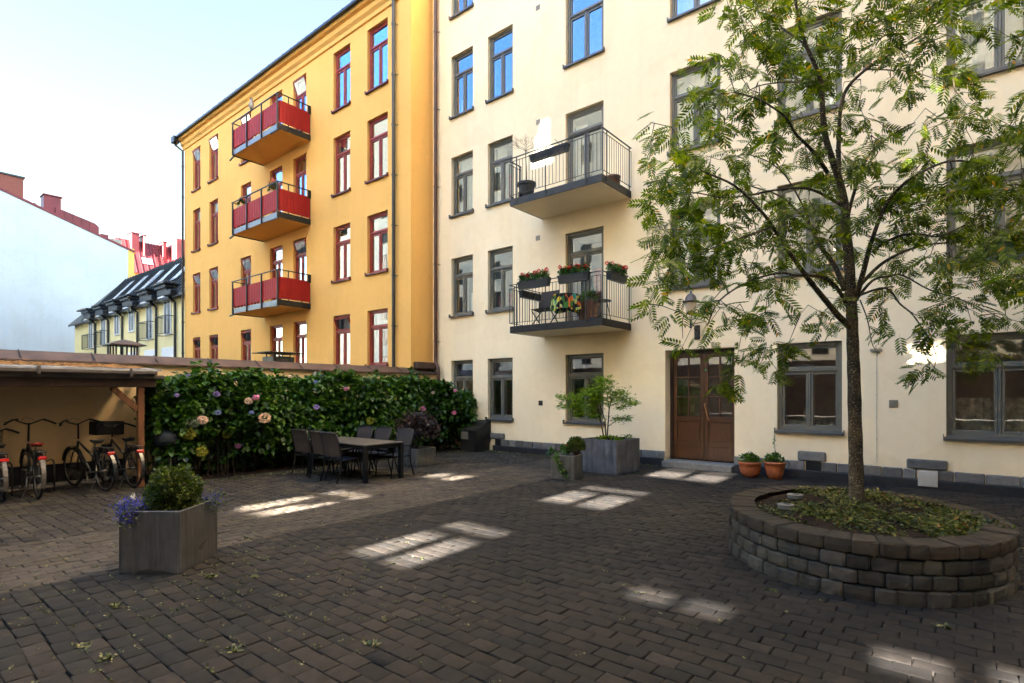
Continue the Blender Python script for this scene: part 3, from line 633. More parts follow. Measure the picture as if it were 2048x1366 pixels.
# entrance door
d = MB(); yd = YC + 0.30; z0 = 0.155
d.bbox(DX0 + .002, DX0 + .07, yd - .03, yd + .09, 0.0, DZ1 - .002, .004); d.bbox(DX0 + .07, DX1 - .002, yd - .03, yd + .09, DZ1 - .07, DZ1 - .002, .004)
d.bbox(DX1 - .06, DX1 - .002, yd - .03, yd + .09, 0.0, DZ1 - .07, .004)
fr = d.build('door_frame', M['doordark'], cream)
lx0, lx1 = DX0 + .07, DX1 - .06; lm = (lx0 + lx1) / 2 + .01
for k_, (a, b) in enumerate(((lx0 + .003, lm - .003), (lm + .003, lx1 - .003))):
    L = MB(); zt = DZ1 - .075; W = b - a; st = .085
    L.bbox(a, a + st, yd, yd + .05, z0, zt, .005); L.bbox(b - st, b, yd, yd + .05, z0, zt, .005)
    L.bbox(a + st, b - st, yd, yd + .05, zt - .10, zt, .005)
    gz0 = 1.12; L.bbox(a + st, b - st, yd, yd + .05, gz0 - .12, gz0, .005); L.bbox(a + st, b - st, yd, yd + .05, z0, z0 + .30, .005); L.bbox(a + st, b - st, yd - .004, yd + .05, z0 + .30, z0 + .42, .005)
    L.bbox(a + st + .015, b - st - .015, yd + .018, yd + .04, z0 + .42, gz0 - .12, .012)
    L.box(a + st, b - st, yd + .024, yd + .03, z0 + .30, gz0)
    gm = (a + b) / 2; gh = (zt - .10 - gz0) / 3
    L.bbox(gm - .018, gm + .018, yd + .005, yd + .045, gz0, zt - .10, .004)
    for j in (1, 2):
        for (u0, u1) in ((a + st, gm - .018), (gm + .018, b - st)): L.bbox(u0, u1, yd + .007, yd + .043, gz0 + gh * j - .018, gz0 + gh * j + .018, .004)
    lf = L.build('door', M['doorwood'], cream)
    G = MB(); G.quad((a + st, yd + .026, gz0), (b - st, yd + .026, gz0), (b - st, yd + .026, zt - .1), (a + st, yd + .026, zt - .1)); G.build('pane', M['doorglass'], lf)
    if k_:
        Hh = MB(); Hh.tube([(a + .035, yd - .012, 1.40), (a + .03, yd - .07, 1.40), (a + .04, yd - .075, 1.36), (a + .115, yd - .075, 1.06), (a + .13, yd - .07, 1.03), (a + .135, yd - .012, 1.03)], .012, 10)
        Hh.lathe([(0.022, 0), (.022, .012)], (a + .04, yd - .012, 1.22), 10); Hh.build('handle', M['brass'], lf, smooth=True)
        Hh = MB(); Hh.box(a + .012, a + .05, yd - .003, yd + .001, 2.13, 2.17); Hh.build('green_sticker', plain('green_sticker', (.03, .3, .12)), lf)
s = MB(); s.bbox(DX0 + .003, DX1 - .003, YC - .20, YC + .42, -.02, .13, .012); s.build('doorstep', M['step'], cream)
# balconies
def rail_run(m, a, b, zt, zb, post, n, hgt_post=None):
    """a,b: xy ends; flat top bar, lower bars and thin balusters"""
    a = Vector((*a, 0)); b = Vector((*b, 0)); U = lambda t, z: tuple(a.lerp(b, t) + Vector((0, 0, z)))
    m.bar(U(0, zt), U(1, zt), .035, .014); m.bar(U(0, zt - .085), U(1, zt - .085), .014, .012); m.bar(U(0, zb), U(1, zb), .014, .012)
    for k_ in range(n + 1):
        t = k_ / n; m.bar(U(t, zb), U(t, zt - .085), .009)
    for t in post: m.bar(U(t, zb - .19), U(t, zt), .026, .012)
for (zs, zt) in ((6.23, 7.38), (3.11, 4.28)):
    x0, x1, y0 = -8.6, -6.02, 10.44
    s = MB(); s.box(x0 + .03, x1 - .03, y0 + .03, YC, zs + .003, zs + .10); sl = s.build('balcony', plaster('balcony_slab_%d' % zs, (0.84, 0.72, 0.52), .03), cream)
    e = MB(); e.box(x0, x1, y0, y0 + .03, zs, zs + .16); e.box(x0, x0 + .03, y0 + .03, YC, zs, zs + .16); e.box(x1 - .03, x1, y0 + .03, YC, zs, zs + .16)
    for xx in (x0 + .16, x0 + .22, -7.4, -7.34, x1 - .4, x1 - .34): e.lathe([(.012, 0), (.012, .012)], (xx, y0 - .006, zs + .08), 6)
    e.build('edge_beam', M['ironworn'] if zs < 5 else M['iron'], sl)
    r = MB(); zb = zs + .24
    rail_run(r, (x0 + .02, y0 - .015), (x1 - .02, y0 - .015), zt, zb, (.08, .42, .85), 26)
    rail_run(r, (x1 + .012, y0), (x1 + .012, YC - .03), zt, zb, (.14, .93), 13)
    if zs > 5: rail_run(r, (x0 - .012, y0), (x0 - .012, YC - .9), zt - .04, zb, (.2, .9), 6); r.bar((x0 - .012, YC - .9, zb), (x0 - .012, YC - .9, zt - .04), .014)
    rail_run(r, (x0 - .012, y0), (x0 - .012, YC - .03), zt, zb, (.14, .93), 13) if zs < 5 else None
    r.build('railing', M['iron'], sl)

# --- yellow apartment house
YY = 10.91
yel = thing('apartment_building', 'orange-yellow plastered apartment house with red windows and three red-panelled balconies', 'building', (-21, YY, 0))
ycol = [(-29.0, -28.12), (-27.12, -26.18), (-23.95, -23.02), (-21.42, -20.46), (-19.64, -18.72), (-16.96, -15.96), (-15.02, -13.96)]
yrow = [(2.52, 4.31), (5.5, 7.40), (8.5, 10.50), (11.42, 13.46)]
op = [(a, b, z0, z1) for a, b in ycol for z0, z1 in yrow]
op = [(a, b, (z0 - .45 if (i == 3 and z0 > 3) else z0), z1) for i, (a, b) in enumerate(ycol) for z0, z1 in yrow]
wl_ = wall_open('wall', -30.0, -12.85, 0, 14.2, YY, op, yel, M['yellow'], 0.17)
w = MB(); w.quad((-12.85, YY, 0), (-12.85, YC + .0, 0), (-12.85, YC + .0, 15.6), (-12.85, YY, 15.6)); w.build('side_wall', M['yellow'], yel)
w = MB(); w.quad((-30, YY, 0), (-30, 22, 0), (-30, 22, 14.2), (-30, YY, 14.2))
w.build('side_wall', M['yellow'], yel)
w = MB(); w.quad((-13.35, YY - .004, 14.2), (-12.85, YY - .004, 14.2), (-12.85, YY - .004, 15.6), (-13.35, YY - .004, 15.6))
w.build('parapet', M['yellow'], yel)
for i, (a, b) in enumerate(ycol):
    for r, (z0, z1) in enumerate(yrow):
        dr = i == 3 and r > 0
        cc = None
        if r < 3 and (i + r * 2) % 3 == 0: cc = [(CW, .06, .4, .02, .98)]
        if (i in (5,) and r in (0, 1)) or (i == 4 and r < 3): cc = [(CW, .06, .94, .02, .98)]
        window(yel, a, b, z0 - (.45 if dr else 0), z1, YY, 'redframe', 'redsill', 'glassyellow', cc, not dr, .06, .3 if not dr else .24, tilt=(i in (0, 1, 2) and r != 2) or (i == 5 and r == 0) or (i == 4 and r in (1, 3)))
c = MB(); c.add([(x, y, z) for x in (-30.12, -13.35) for y, z in ((YY, 13.72), (YY - .05, 13.74), (YY - .06, 13.86), (YY - .14, 13.95), (YY - .16, 14.10), (YY - .26, 14.14), (YY - .28, 14.24), (YY, 14.24))],
            [(i, i + 1, i + 9, i + 8) for i in range(7)] + [tuple(range(8)), tuple(range(15, 7, -1))])
c.build('cornice', M['yellow'], yel)
c = MB(); c.add([(x, y, z) for x in (-30.3, -13.35) for y, z in ((YY - .40, 14.24), (YY - .40, 14.32), (YY - .34, 14.34), (18, 17.2), (18, 17.1), (YY - .2, 14.245))],
            [(i, i + 1, i + 7, i + 6) for i in range(5)] + [(5, 0, 6, 11)] + [tuple(range(6)), tuple(range(11, 5, -1))])
xx = -30.2
while xx < -13.5: c.bar((xx, YY - .36, 14.36), (xx, 17.9, 17.2), .03, .05); xx += .55
c.bbox(-30.42, -30.05, YY - .48, YY - .20, 14.02, 14.34, .02)
rf = c.build('roof', M['roofdark'], yel)
def pipe(x, y, ztop, zbot, mt, par, jog=None, r=.05):
    q = MB(); pts = [(x, y, ztop), (x, y, zbot)]
    if jog: pts = [jog, (jog[0], jog[1], jog[2] - .15), (x, y, jog[2] - .45), (x, y, zbot)]
    q.tube(pts, r, 10); z = ztop - 1.2
    while z > zbot + .5: q.bar((x, y, z), (x + .12, y + .1, z), .012); q.tube([(x, y, z - .03), (x, y, z + .03)], r * 1.2, 10); z -= 1.55
    return q.build('downpipe', M[mt], par)
pipe(-30.0, YY - .09, 14.1, 0, 'darkpipe', yel, (-30.25, YY - .34, 14.1)); pipe(-13.55, YY - .10, 14.2, 0, 'darkpipe', yel, r=.055)
for zs in (10.85, 7.77, 4.70):
    x0, x1, y0 = -21.9, -18.42, 9.68
    s = MB(); s.box(x0 + .02, x1 - .02, y0 + .02, YY, zs + .003, zs + .14); sl = s.build('balcony', M['yellow'], yel)
    e = MB(); e.box(x1 - .02, x1 + .0, y0, YY, zs, zs + .2); e.box(x0, x0 + .02, y0, YY, zs, zs + .2)
    e.bar((x0 - .5, y0 + .10, zs - .03), (x0 + .05, y0 + .03, zs - .01), .05, .04); e.bar((x0 + .02, YY - .03, zs - .015), (x0 + .02, y0, zs - .015), .04, .03); e.bar((x1 - .6, y0 + .02, zs - .02), (x1, y0 + .02, zs - .02), .04, .03)
    for t in (0, .335, .665, 1): xx = x0 + .015 + (x1 - x0 - .03) * t; e.box(xx - .022, xx + .022, y0 - .045, y0 - .001, zs - .01, zs + 1.23)
    e.bar((x0 - .06, y0 - .022, zs + 1.24), (x1 + .0, y0 - .022, zs + 1.24), .04, .03)
    for xx in (x0 - .0, x1 + .0):
        e.bar((xx, y0 - .04, zs + 1.24), (xx, YY - .01, zs + 1.24), .035, .03)
        for t in (.3, .72, .97): yy = y0 + (YY - y0) * t; e.box(xx - .012, xx + .012, yy - .015, yy + .015, zs + .1, zs + 1.24)
    e.box(x1 - .0, x1 + .03, YY - .13, YY - .002, zs + .95, zs + 1.25)
    e.build('railing', M['iron'], sl)
    f = MB(); f.box(x0 + .02, x1 - .02, y0, y0 + .018, zs + .01, zs + .2); f.build('edge_beam', M['steelgrey'], sl)
    f = MB(); n = 26
    for k_ in range(n):
        a = x0 + (x1 - x0) * k_ / n; b = x0 + (x1 - x0) * (k_ + 1) / n; f.bbox(a + .007, b - .010, y0 + .004 - .001, y0 + .02 + .004 * (k_ % 2), zs + .27, zs + .98, .003)
    f.box(x0, x1, y0 + .034, y0 + .038, zs + .27, zs + .98)
    n = 9
    for k_ in range(n):
        a = y0 + .03 + (YY - y0 - .06) * k_ / n; b = y0 + .03 + (YY - y0 - .06) * (k_ + 1) / n
        f.bbox(x1 + .012, x1 + .026, a + .003, b - .012, zs + .24, zs + 1.0, .003); f.bbox(x0 - .03, x0 - .014, a + .003, b - .012, zs + .24, zs + 1.0, .003)
    f.box(x1 + .008, x1 + .0115, y0 + .03, YY - .03, zs + .24, zs + 1.0)
    f.build('panel', M['redpanel'], sl)

# --- garden wall with metal coping
gw = thing('garden_wall', 'long ochre garden wall with brown sheet-metal coping behind the hedge', 'wall', (-12.9, 5, 0))
m = MB(); m.box(-13.0, -12.68, -9, YC - .002, 0, 2.22); m.build('wall', M['ochre'], gw)
m = MB(); m.add([(x, y, z) for y in (-9, YC - .004) for x, z in ((-12.60, 2.20), (-12.60, 2.23), (-12.62, 2.245), (-12.90, 2.40), (-13.06, 2.38), (-13.06, 2.2))], [(i, i + 1, i + 7, i + 6) for i in range(5)] + [tuple(range(6)), tuple(range(11, 5, -1)), (5, 0, 6, 11)])
m.bbox(-12.86, -12.66, YY + .1, YC - .03, 2.38, 2.58, .01)
yy = -8.5
while yy < 11: m.bar((-12.61, yy, 2.262), (-12.89, yy, 2.412), .012, .02); yy += 1.05
m.build('coping', M['brownmetal'], gw)
m = MB(); m.box(-12.70, -12.66, -9, 3.55, 0, .36); m.build('plinth', M['plinth'], gw)
for y in (5.25, 7.6, 9.97):
    q = MB()
    if y < 9: q.bbox(-12.68, -12.60, y - .05, y + .05, 2.06, 2.17, .008)
    q.tube([(-12.665, y, 2.2), (-12.665, y, 0)], .012, 6)
    if y < 6: q.bbox(-12.64, -12.52, y - .03, y + .07, 1.92, 1.97, .006); q.bbox(-12.67, -12.60, y - .02, y + .02, 1.95, 2.03, .004)
    q.build('junction_box', M['white'], gw)
# --- unseen house opposite, shaped to shade the yard; holes stand in for window reflections
YB = 20.0
opp = thing('opposite_light_blocker', 'unseen tall house wall across the yard, shaped to shade it and let sun patches through', 'building', (-10, -YB, 0))
def sunhole(xa, xb, ya, yb):      # opening whose sunlit patch falls on the paving at xa..xb, ya..yb
    k = YB; xm = .05 * ((ya + yb) / 2 + k); return (xa + xm, xb + xm, (ya + k) * SUN_TAN, (yb + k) * SUN_TAN)
sh = [sunhole(-4.95, -4.07, 3.42, 5.02), sunhole(-8.1, -7.2, 3.62, 5.36), sunhole(-5.05, -3.92, 6.83, 8.42), sunhole(-8.25, -7.4, 7.3, 8.25), sunhole(-4.9, -3.5, 10.15, 11.45),
      sunhole(-2.12, -1.78, 4.12, 4.30), sunhole(-1.66, -1.34, 4.14, 4.32), sunhole(-.42, -.06, 4.02, 4.28), sunhole(.16, .5, 4.15, 4.42)]
sh += [(-8.93 + .05 * (YB + 11.8), -8.30 + .05 * (YB + 11.8), 7.72 + (YB + 11.8) * SUN_TAN, 8.15 + (YB + 11.8) * SUN_TAN), (-8.80 + .05 * (YB + 11.8), -8.40 + .05 * (YB + 11.8), 8.15 + (YB + 11.8) * SUN_TAN, 8.50 + (YB + 11.8) * SUN_TAN), (-8.66 + .05 * (YB + 11.8), -8.41 + .05 * (YB + 11.8), 8.5 + (YB + 11.8) * SUN_TAN, 8.85 + (YB + 11.8) * SUN_TAN), (-.70 + .05 * (YB + 11.8), -.26 + .05 * (YB + 11.8), 2.22 + (YB + 11.8) * SUN_TAN, 2.52 + (YB + 11.8) * SUN_TAN)]
wall_open('wall', -60, 14, 0, 16.0 + (YB + 10.9) * SUN_TAN, -YB - .08, sh, opp, M['oppwall'], room=False, thick=0.08)
q = MB()
for i, h in enumerate(sh):      # bars added in the holes to give the sun patches their pane shapes
    if i in (0, 1, 2, 3):
        xm = (h[0] + h[1]) / 2; zt = h[2] + (h[3] - h[2]) * .70
        q.box(xm - .085, xm + .085, -YB + .01, -YB + .06, h[2], zt); q.box(h[0], h[1], -YB + .01, -YB + .06, zt - .07, zt + .07)
    if i == 1: q.box(h[0] + .25, h[1] - .18, -YB + .07, -YB + .10, h[2] + .25, h[3] - .12)
    if i == 3: q.box(h[0], h[1], -YB + .07, -YB + .10, h[2] + .22, h[2] + .36)
    if i == 4: q.box(h[0] + .62, h[0] + .8, -YB + .07, -YB + .10, h[2], h[3]); q.box(h[0], h[1], -YB + .11, -YB + .14, h[2] + .3, h[2] + .42)
for h in sh[9:]:      # slats added to dim the sun patches on the cream wall
    z = h[2]
    while z < h[3]: q.box(h[0], h[1], -YB + .15, -YB + .16, z, z + .035); z += .06
q.build('sun_patch_bars', M['greyframe'], opp)
q = MB(); gl = MB()
for i in range(26):
    for j in range(7):
        xc = -55 + i * 2.75; zc = 1.2 + (j + 1) * 3.1
        if any(xc - .8 < h[1] and xc + 1.9 > h[0] and zc - .3 < h[3] and zc + 2.1 > h[2] for h in sh): continue
        q.box(xc, xc + 1.1, -YB + .002, -YB + .05, zc, zc + .07); q.box(xc, xc + 1.1, -YB + .002, -YB + .05, zc + 1.73, zc + 1.8)
        for u in (0, .52, 1.04): q.box(xc + u, xc + u + .06, -YB + .002, -YB + .049, zc + .07, zc + 1.73)
        gl.box(xc + .06, xc + 1.04, -YB + .004, -YB + .03, zc + .07, zc + 1.73)
q.build('window_frames', M['greyframe'], opp); gl.build('window_panes', plain('dark_panes', (.02, .022, .025), .1, .8), opp)

q = MB(); q.box(-59.9, 13.9, -YB + .052, -YB + .3, 0, 3.9); q.build('dark_reflection_band', M['darktimber'], opp)  # unseen dark band added to darken what the ground-floor windows reflect
q = MB(); q.box(-66, -50, -21, -20.1, 0, 38); q.build('firewall_shade_block', M['oppwall'], opp)  # unseen block added to keep the sun off the white fire wall
# --- unseen wing added on the right to cut the light entering the yard
wg = thing('side_light_blocker', 'unseen tall wing added to cut light from the right of the yard', 'building', (9, 2, 0))
q = MB(); q.box(8.6, 14, -19.6, 11.79, 0, 23); q.build('wall', plain('wing_plaster', (.36, .31, .24), .9, .2), wg)
q = MB(); gl = MB()
for i in range(6):
    for j in range(5):
        y0, z0 = -5.5 + i * 2.8, 1.0 + j * 3.1; q.box(8.54, 8.598, y0, y0 + 1.1, z0, z0 + 1.8); gl.box(8.52, 8.538, y0 + .08, y0 + 1.02, z0 + .08, z0 + 1.72)
q.build('window_frames', M['greyframe'], wg); gl.build('window_panes', plain('dark_panes_wing', (.02, .022, .025), .1, .8), wg)

# --- bicycle shelter against the garden wall
shed = thing('bicycle_shelter', 'lean-to bicycle shelter with wooden posts and mossy roof against the garden wall', 'shelter', (-12, 0, 0))
YE = 3.50
q = MB(); q.add([(x, y, z) for y in (-9, YE + .10) for x, z in ((-10.92, 2.055), (-12.68, 2.16), (-12.68, 2.11), (-10.92, 2.02))], [(0, 1, 5, 4), (1, 2, 6, 5), (2, 3, 7, 6), (3, 0, 4, 7), (0, 3, 2, 1), (4, 5, 6, 7)])
roof = q.build('roof', M['sheet'], shed)
mv = []; mf = []
m = MB()
for i in range(900):
    y = random.uniform(-8, YE); t = random.random() ** 1.4; x = -11.15 - t * 1.3
    if x > -11.35 and not (2.35 < y < 3.3): x -= .25
    z = 2.055 + (-10.92 - x) * .06; r = random.uniform(.025, .075)
    m.add([(x - r, y - r * 1.6, z), (x + r, y - r * 1.6, z), (x + r, y + r * 1.6, z), (x - r, y + r * 1.6, z), (x + random.uniform(-.4, .4) * r, y, z + r * .75)], [(0, 1, 4), (1, 2, 4), (2, 3, 4), (3, 0, 4)])
m.build('moss', M['moss'], roof)
q = MB(); q.bbox(-10.96, -10.84, -9, YE + .02, 1.95, 2.035, .02); q.bbox(-11.02, -10.96, -9, YE + .16, 1.885, 1.955, .01)
for y in (.6, 1.9, 3.1): q.bbox(-10.86, -10.825, y, y + .04, 1.93, 2.06, .004)
q.build('gutter', M['gutter'], shed)
q = MB(); q.bbox(-11.16, -11.02, -9, YE + .05, 1.74, 1.94, .008); q.bbox(-12.66, -12.56, -9, YE, 1.85, 1.98, .008)
y = -8.5
while y < YE: q.bbox(-12.66, -11.04, y, y + .06, 1.945, 2.03, .004); y += .62
q.build('beam', M['darktimber'], shed)
for y in (3.33, -0.2, -4):
    q = MB(); q.bbox(-11.15, -11.05, y - .05, y + .05, .0, 1.74, .008); q.build('post', M['postwood'], shed)
    q = MB(); q.bar((-11.10, y - .04, 1.35), (-11.10, y - .42, 1.74), .07, .09); q.build('brace', M['postwood'], shed)
# --- roof cowls on the outbuilding behind the wall
ob = thing('outbuilding', 'low outbuilding hidden behind the garden wall', 'shed', (-15, 5, 0))
q = MB(); q.box(-17, -13.3, 1, 10, 0, 2.1); q.build('wall', M['ochre'], ob); q = MB(); q.box(-17.1, -13.2, .9, 10.1, 2.104, 2.2); q.build('roof', M['roofdark'], ob)
cw = thing('chimney_cowl', 'brown metal chimney cowl with pointed hat, nearer the bicycle shelter', 'chimney cowl', (-14.5, 4.03, 2.2), group='chimney cowls above the garden wall')
q = MB(); X, Y = -14.5, 4.03; q.bbox(X - .22, X + .22, Y - .22, Y + .22, 2.2, 2.46, .01); q.build('base', M['brownmetal'], cw)
q = MB()
for a in (-.2, 0, .2):
    for b in (-.2, 0, .2):
        if a or b: q.box(X + a - .015, X + a + .015, Y + b - .015, Y + b + .015, 2.45, 2.72)
q.box(X - .23, X + .23, Y - .23, Y + .23, 2.462, 2.475); q.build('posts', M['brownmetal'], cw)
q = MB(); q.add([(X - .34, Y - .34, 2.71), (X + .34, Y - .34, 2.71), (X + .34, Y + .34, 2.71), (X - .34, Y + .34, 2.71), (X - .13, Y - .13, 2.80), (X + .13, Y - .13, 2.80), (X + .13, Y + .13, 2.80), (X - .13, Y + .13, 2.80), (X, Y, 2.835),
        (X - .34, Y - .34, 2.69), (X + .34, Y - .34, 2.69), (X + .34, Y + .34, 2.69), (X - .34, Y + .34, 2.69)],
      [(0, 1, 5, 4), (1, 2, 6, 5), (2, 3, 7, 6), (3, 0, 4, 7), (4, 5, 8), (5, 6, 8), (6, 7, 8), (7, 4, 8), (9, 12, 11, 10), (0, 9, 10, 1), (1, 10, 11, 2), (2, 11, 12, 3), (3, 12, 9, 0)]); q.build('hat', M['brownmetal'], cw)
cw = thing('chimney_cowl', 'flat-topped chimney cowl on a concrete block, in front of the yellow house', 'chimney cowl', (-14.5, 7.6, 2.2), group='chimney cowls above the garden wall')
q = MB(); X, Y = -14.5, 7.62; q.bbox(X - .3, X + .3, Y - .3, Y + .3, 2.2, 2.62, .01); q.build('base', M['concrete'], cw)
q = MB()
for a in (-.22, .22):
    for b in (-.22, .22): q.box(X + a - .012, X + a + .012, Y + b - .012, Y + b + .012, 2.62, 2.72)
q.box(X - .24, X + .24, Y - .24, Y + .24, 2.622, 2.63); q.build('posts', M['iron'], cw)
q = MB(); q.bbox(X - .5, X + .5, Y - .5, Y + .5, 2.715, 2.735, .006); q.bbox(X - .3, X + .3, Y - .3, Y + .3, 2.735, 2.755, .006); q.build('hat', M['brownmetal'], cw)
q = MB(); q.bar((-14.2, 6.2, 2.44), (-14.2, 9.9, 2.44), .02); q.bar((-14.2, 6.2, 2.2), (-14.2, 6.2, 2.44), .02); q.bar((-14.2, 9.9, 2.2), (-14.2, 9.9, 2.44), .02); q.build('roof_rail', M['iron'], ob)

# --- small pale-yellow house with dormers, far left
YS = 12.0
sm = thing('small_house', 'low pale-yellow house with black dormered roof between the white wall and the yellow house', 'house', (-45, YS, 0))
q = MB(); q.box(-55.2, -31, YS, 20, 0, 7.1); q.build('wall', M['palewall'], sm)
q = MB(); q.add([(-55.6, YS - .35, 7.05), (-31, YS - .35, 7.05), (-31, 14.6, 10.7), (-52.3, 14.6, 10.7), (-55.6, 20, 7.05), (-31, 20, 7.05), (-55.6, YS - .35, 6.9), (-31, YS - .35, 6.9)],
              [(0, 1, 2, 3), (0, 3, 4), (3, 2, 5, 4), (0, 6, 7, 1)])
x = -52
while x < -31: q.bar((x, YS - .3, 7.12), (x, 14.6, 10.78), .05, .07); x += .62
rs = q.build('roof', M['roofdark'], sm)
for i, x in enumerate((-50.59, -47.5, -44.5, -41.55, -38.3, -35.4)):
    zb = (4.9, 4.95, 5.55, 5.55, 4.85, 4.95)[i]
    q = MB(); q.bbox(x - .75, x + .75, YS - .34, YS + 1.2, 7.15, 7.75, .02); q.bbox(x - .95, x + .95, YS - .55, YS + 1.2, 7.75, 7.86, .02); q.bbox(x - .85, x + .85, YS - .45, YS + 1.2, 7.55, 7.75, .02)
    q.tube([(x + 1.45, YS - .5, 7.35), (x + 1.35, YS - .45, 7.0), (x + 1.3, YS - .1, 6.7), (x + 1.3, YS - .1, 0)], .07, 8)
    q.bbox(x + .95, x + 2.1, YS - .6, YS - .3, 7.0, 7.3, .03); q.build('dormer', M['roofdark'], rs)
    q = MB(); q.bbox(x - .55, x + .55, YS - .06, YS - .002, zb, 7.18, .01); q.bbox(x - .62, x + .62, YS - .345, YS - .03, 6.9, 7.15, .01)
    w = q.build('window', M['whiteframe'], sm)
    q = MB(); q.quad((x - .45, YS - .063, zb + .1), (x - .04, YS - .063, zb + .1), (x - .04, YS - .063, 7.08), (x - .45, YS - .063, 7.08)); q.quad((x + .04, YS - .063, zb + .1), (x + .45, YS - .063, zb + .1), (x + .45, YS - .063, 7.08), (x + .04, YS - .063, 7.08))
    q.build('pane', plain('far_panes%d' % i, (.10, .11, .11), .08, .9), w)
    if i in (0, 1, 4, 5):
        q = MB(); X0, X1, Y0 = x - .8, x + .8, YS - .4
        q.bar((X0, Y0, zb + 1.05), (X1, Y0, zb + 1.05), .04); q.bar((X0, Y0, zb + .05), (X1, Y0, zb + .05), .04)
        for t in range(9): xx = X0 + (X1 - X0) * t / 8; q.bar((xx, Y0, zb + .05), (xx, Y0, zb + 1.05), .02)
        for xx in (X0, X1): q.bar((xx, Y0, zb + 1.05), (xx, YS, zb + 1.05), .04); q.bar((xx, Y0, zb), (xx, YS, zb), .04); q.bar((xx, Y0, zb), (xx, Y0, zb + 1.05), .04)
        q.build('balcony_rail', M['iron'], w)
    q = MB(); q.bbox(x - .9, x + 1.0, YS - .05, YS + .02, 2.4, 4.25, .02); q.build('window', M['whiteframe'], sm) if i > 2 else None
sl = (10.7 - 7.05) / (14.6 - (YS - .35))
for x in (-48.2, -45.3, -42.4, -39.5, -36.7):
    q = MB(); y0, y1 = 12.75, 13.95; z = lambda y: 7.05 + (y - (YS - .35)) * sl
    q.add([(x - .38, y0, z(y0) + .12), (x + .38, y0, z(y0) + .12), (x + .38, y1, z(y1) + .12), (x - .38, y1, z(y1) + .12), (x - .5, y0 - .1, z(y0)), (x + .5, y0 - .1, z(y0)), (x + .5, y1 + .1, z(y1)), (x - .5, y1 + .1, z(y1))],
          [(0, 1, 5, 4), (1, 2, 6, 5), (2, 3, 7, 6), (3, 0, 4, 7)])
    f = q.build('skylight', M['steelgrey'], rs); q = MB(); q.quad((x - .38, y0, z(y0) + .11), (x + .38, y0, z(y0) + .11), (x + .38, y1, z(y1) + .11), (x - .38, y1, z(y1) + .11)); q.build('pane', M['sheet'], f)
for x in (-53.4, -36.6): q = MB(); q.bbox(x - .9, x + .9, YS - .1, YS + .7, 8.05, 8.15, .02); q.build('roof_hatch', M['gutter'], rs)

# --- white fire wall and its red roof
fw = thing('firewall_house', 'tall white windowless firewall house with red sheet-metal roof at the far left', 'building', (-61, 5, 0))
sl = (14.99 - 17.97) / (16.77 - 8.21); zf = lambda y: 17.97 + (y - 8.21) * sl
q = MB(); ya, yb = -8, 17.0
q.add([(x, y, z) for x in (-60, -72) for y, z in ((ya, 0), (yb, 0), (yb, zf(yb)), (ya, zf(ya)))], [(0, 1, 2, 3), (4, 7, 6, 5), (0, 4, 5, 1), (1, 5, 6, 2), (3, 2, 6, 7), (0, 3, 7, 4)]); q.build('wall', M['whitewall'], fw)
q = MB(); q.box(-64, -60.01, 17.0, 17.5, 0, 15.1); q.build('side_wall', M['yellow'], fw)
q = MB(); q.add([(x, y, z) for x in (-59.93, -73) for y, z in ((ya, zf(ya) + .02), (17.6, zf(17.6) + .02), (17.6, zf(17.6) + .2), (ya, zf(ya) + .2))], [(0, 1, 2, 3), (4, 7, 6, 5), (0, 4, 5, 1), (1, 5, 6, 2), (3, 2, 6, 7)]); rr_ = q.build('roof', M['roofred'], fw)
q = MB(); q.box(-62.4, -61, 8.2, 9.8, 16, 19.6); q.build('chimney', M['brick'], rr_); q = MB(); q.bbox(-62.5, -60.9, 8.1, 9.9, 19.6, 19.75, .02); q.build('chimney_cap', M['roofdark'], rr_)
q = MB(); q.bbox(-62.2, -61, 11.12, 12.3, 15, 18.65, .03); q.bbox(-62.3, -60.9, 11.05, 12.4, 18.65, 18.75, .02); q.build('chimney', M['roofred'], rr_)
q = MB(); q.add([(x, y, z) for x in (-60.9, -64) for y, z in ((11.9, 15), (15.0, 14), (15.0, 16.75), (14.7, 17.0), (11.9, 17.75))], [(0, 1, 2, 3, 4), (9, 8, 7, 6, 5), (2, 7, 8, 3), (3, 8, 9, 4), (1, 6, 7, 2)])
for y in (12.5, 13.1, 13.7, 14.3): q.box(-60.9, -60.86, y, y + .04, 15.5, 17.75 - (y - 11.9) * .27)
q.build('dormer', M['roofred'], rr_)
q = MB(); q.bbox(-62, -61, 15.15, 15.75, 14, 16.2, .02); q.build('chimney', M['roofred'], rr_)
q = MB(); q.bbox(-61.8, -61, 16.0, 16.8, 15.2, 15.95, .04); q.tube([(-60.98, 16.4, 15.55), (-60.96, 16.4, 15.55)], .28, 16); q.build('heat_pump', M['ventmetal'], rr_)
q = MB()
for y in (10.2, 10.5): q.tube([(-61, y, 16), (-61, y, 17.6), ], .08, 8); q.lathe([(.15, 0), (.15, .12)], (-61, y, 17.6), 8)
q.build('roof_vent', M['darkpipe'], rr_)
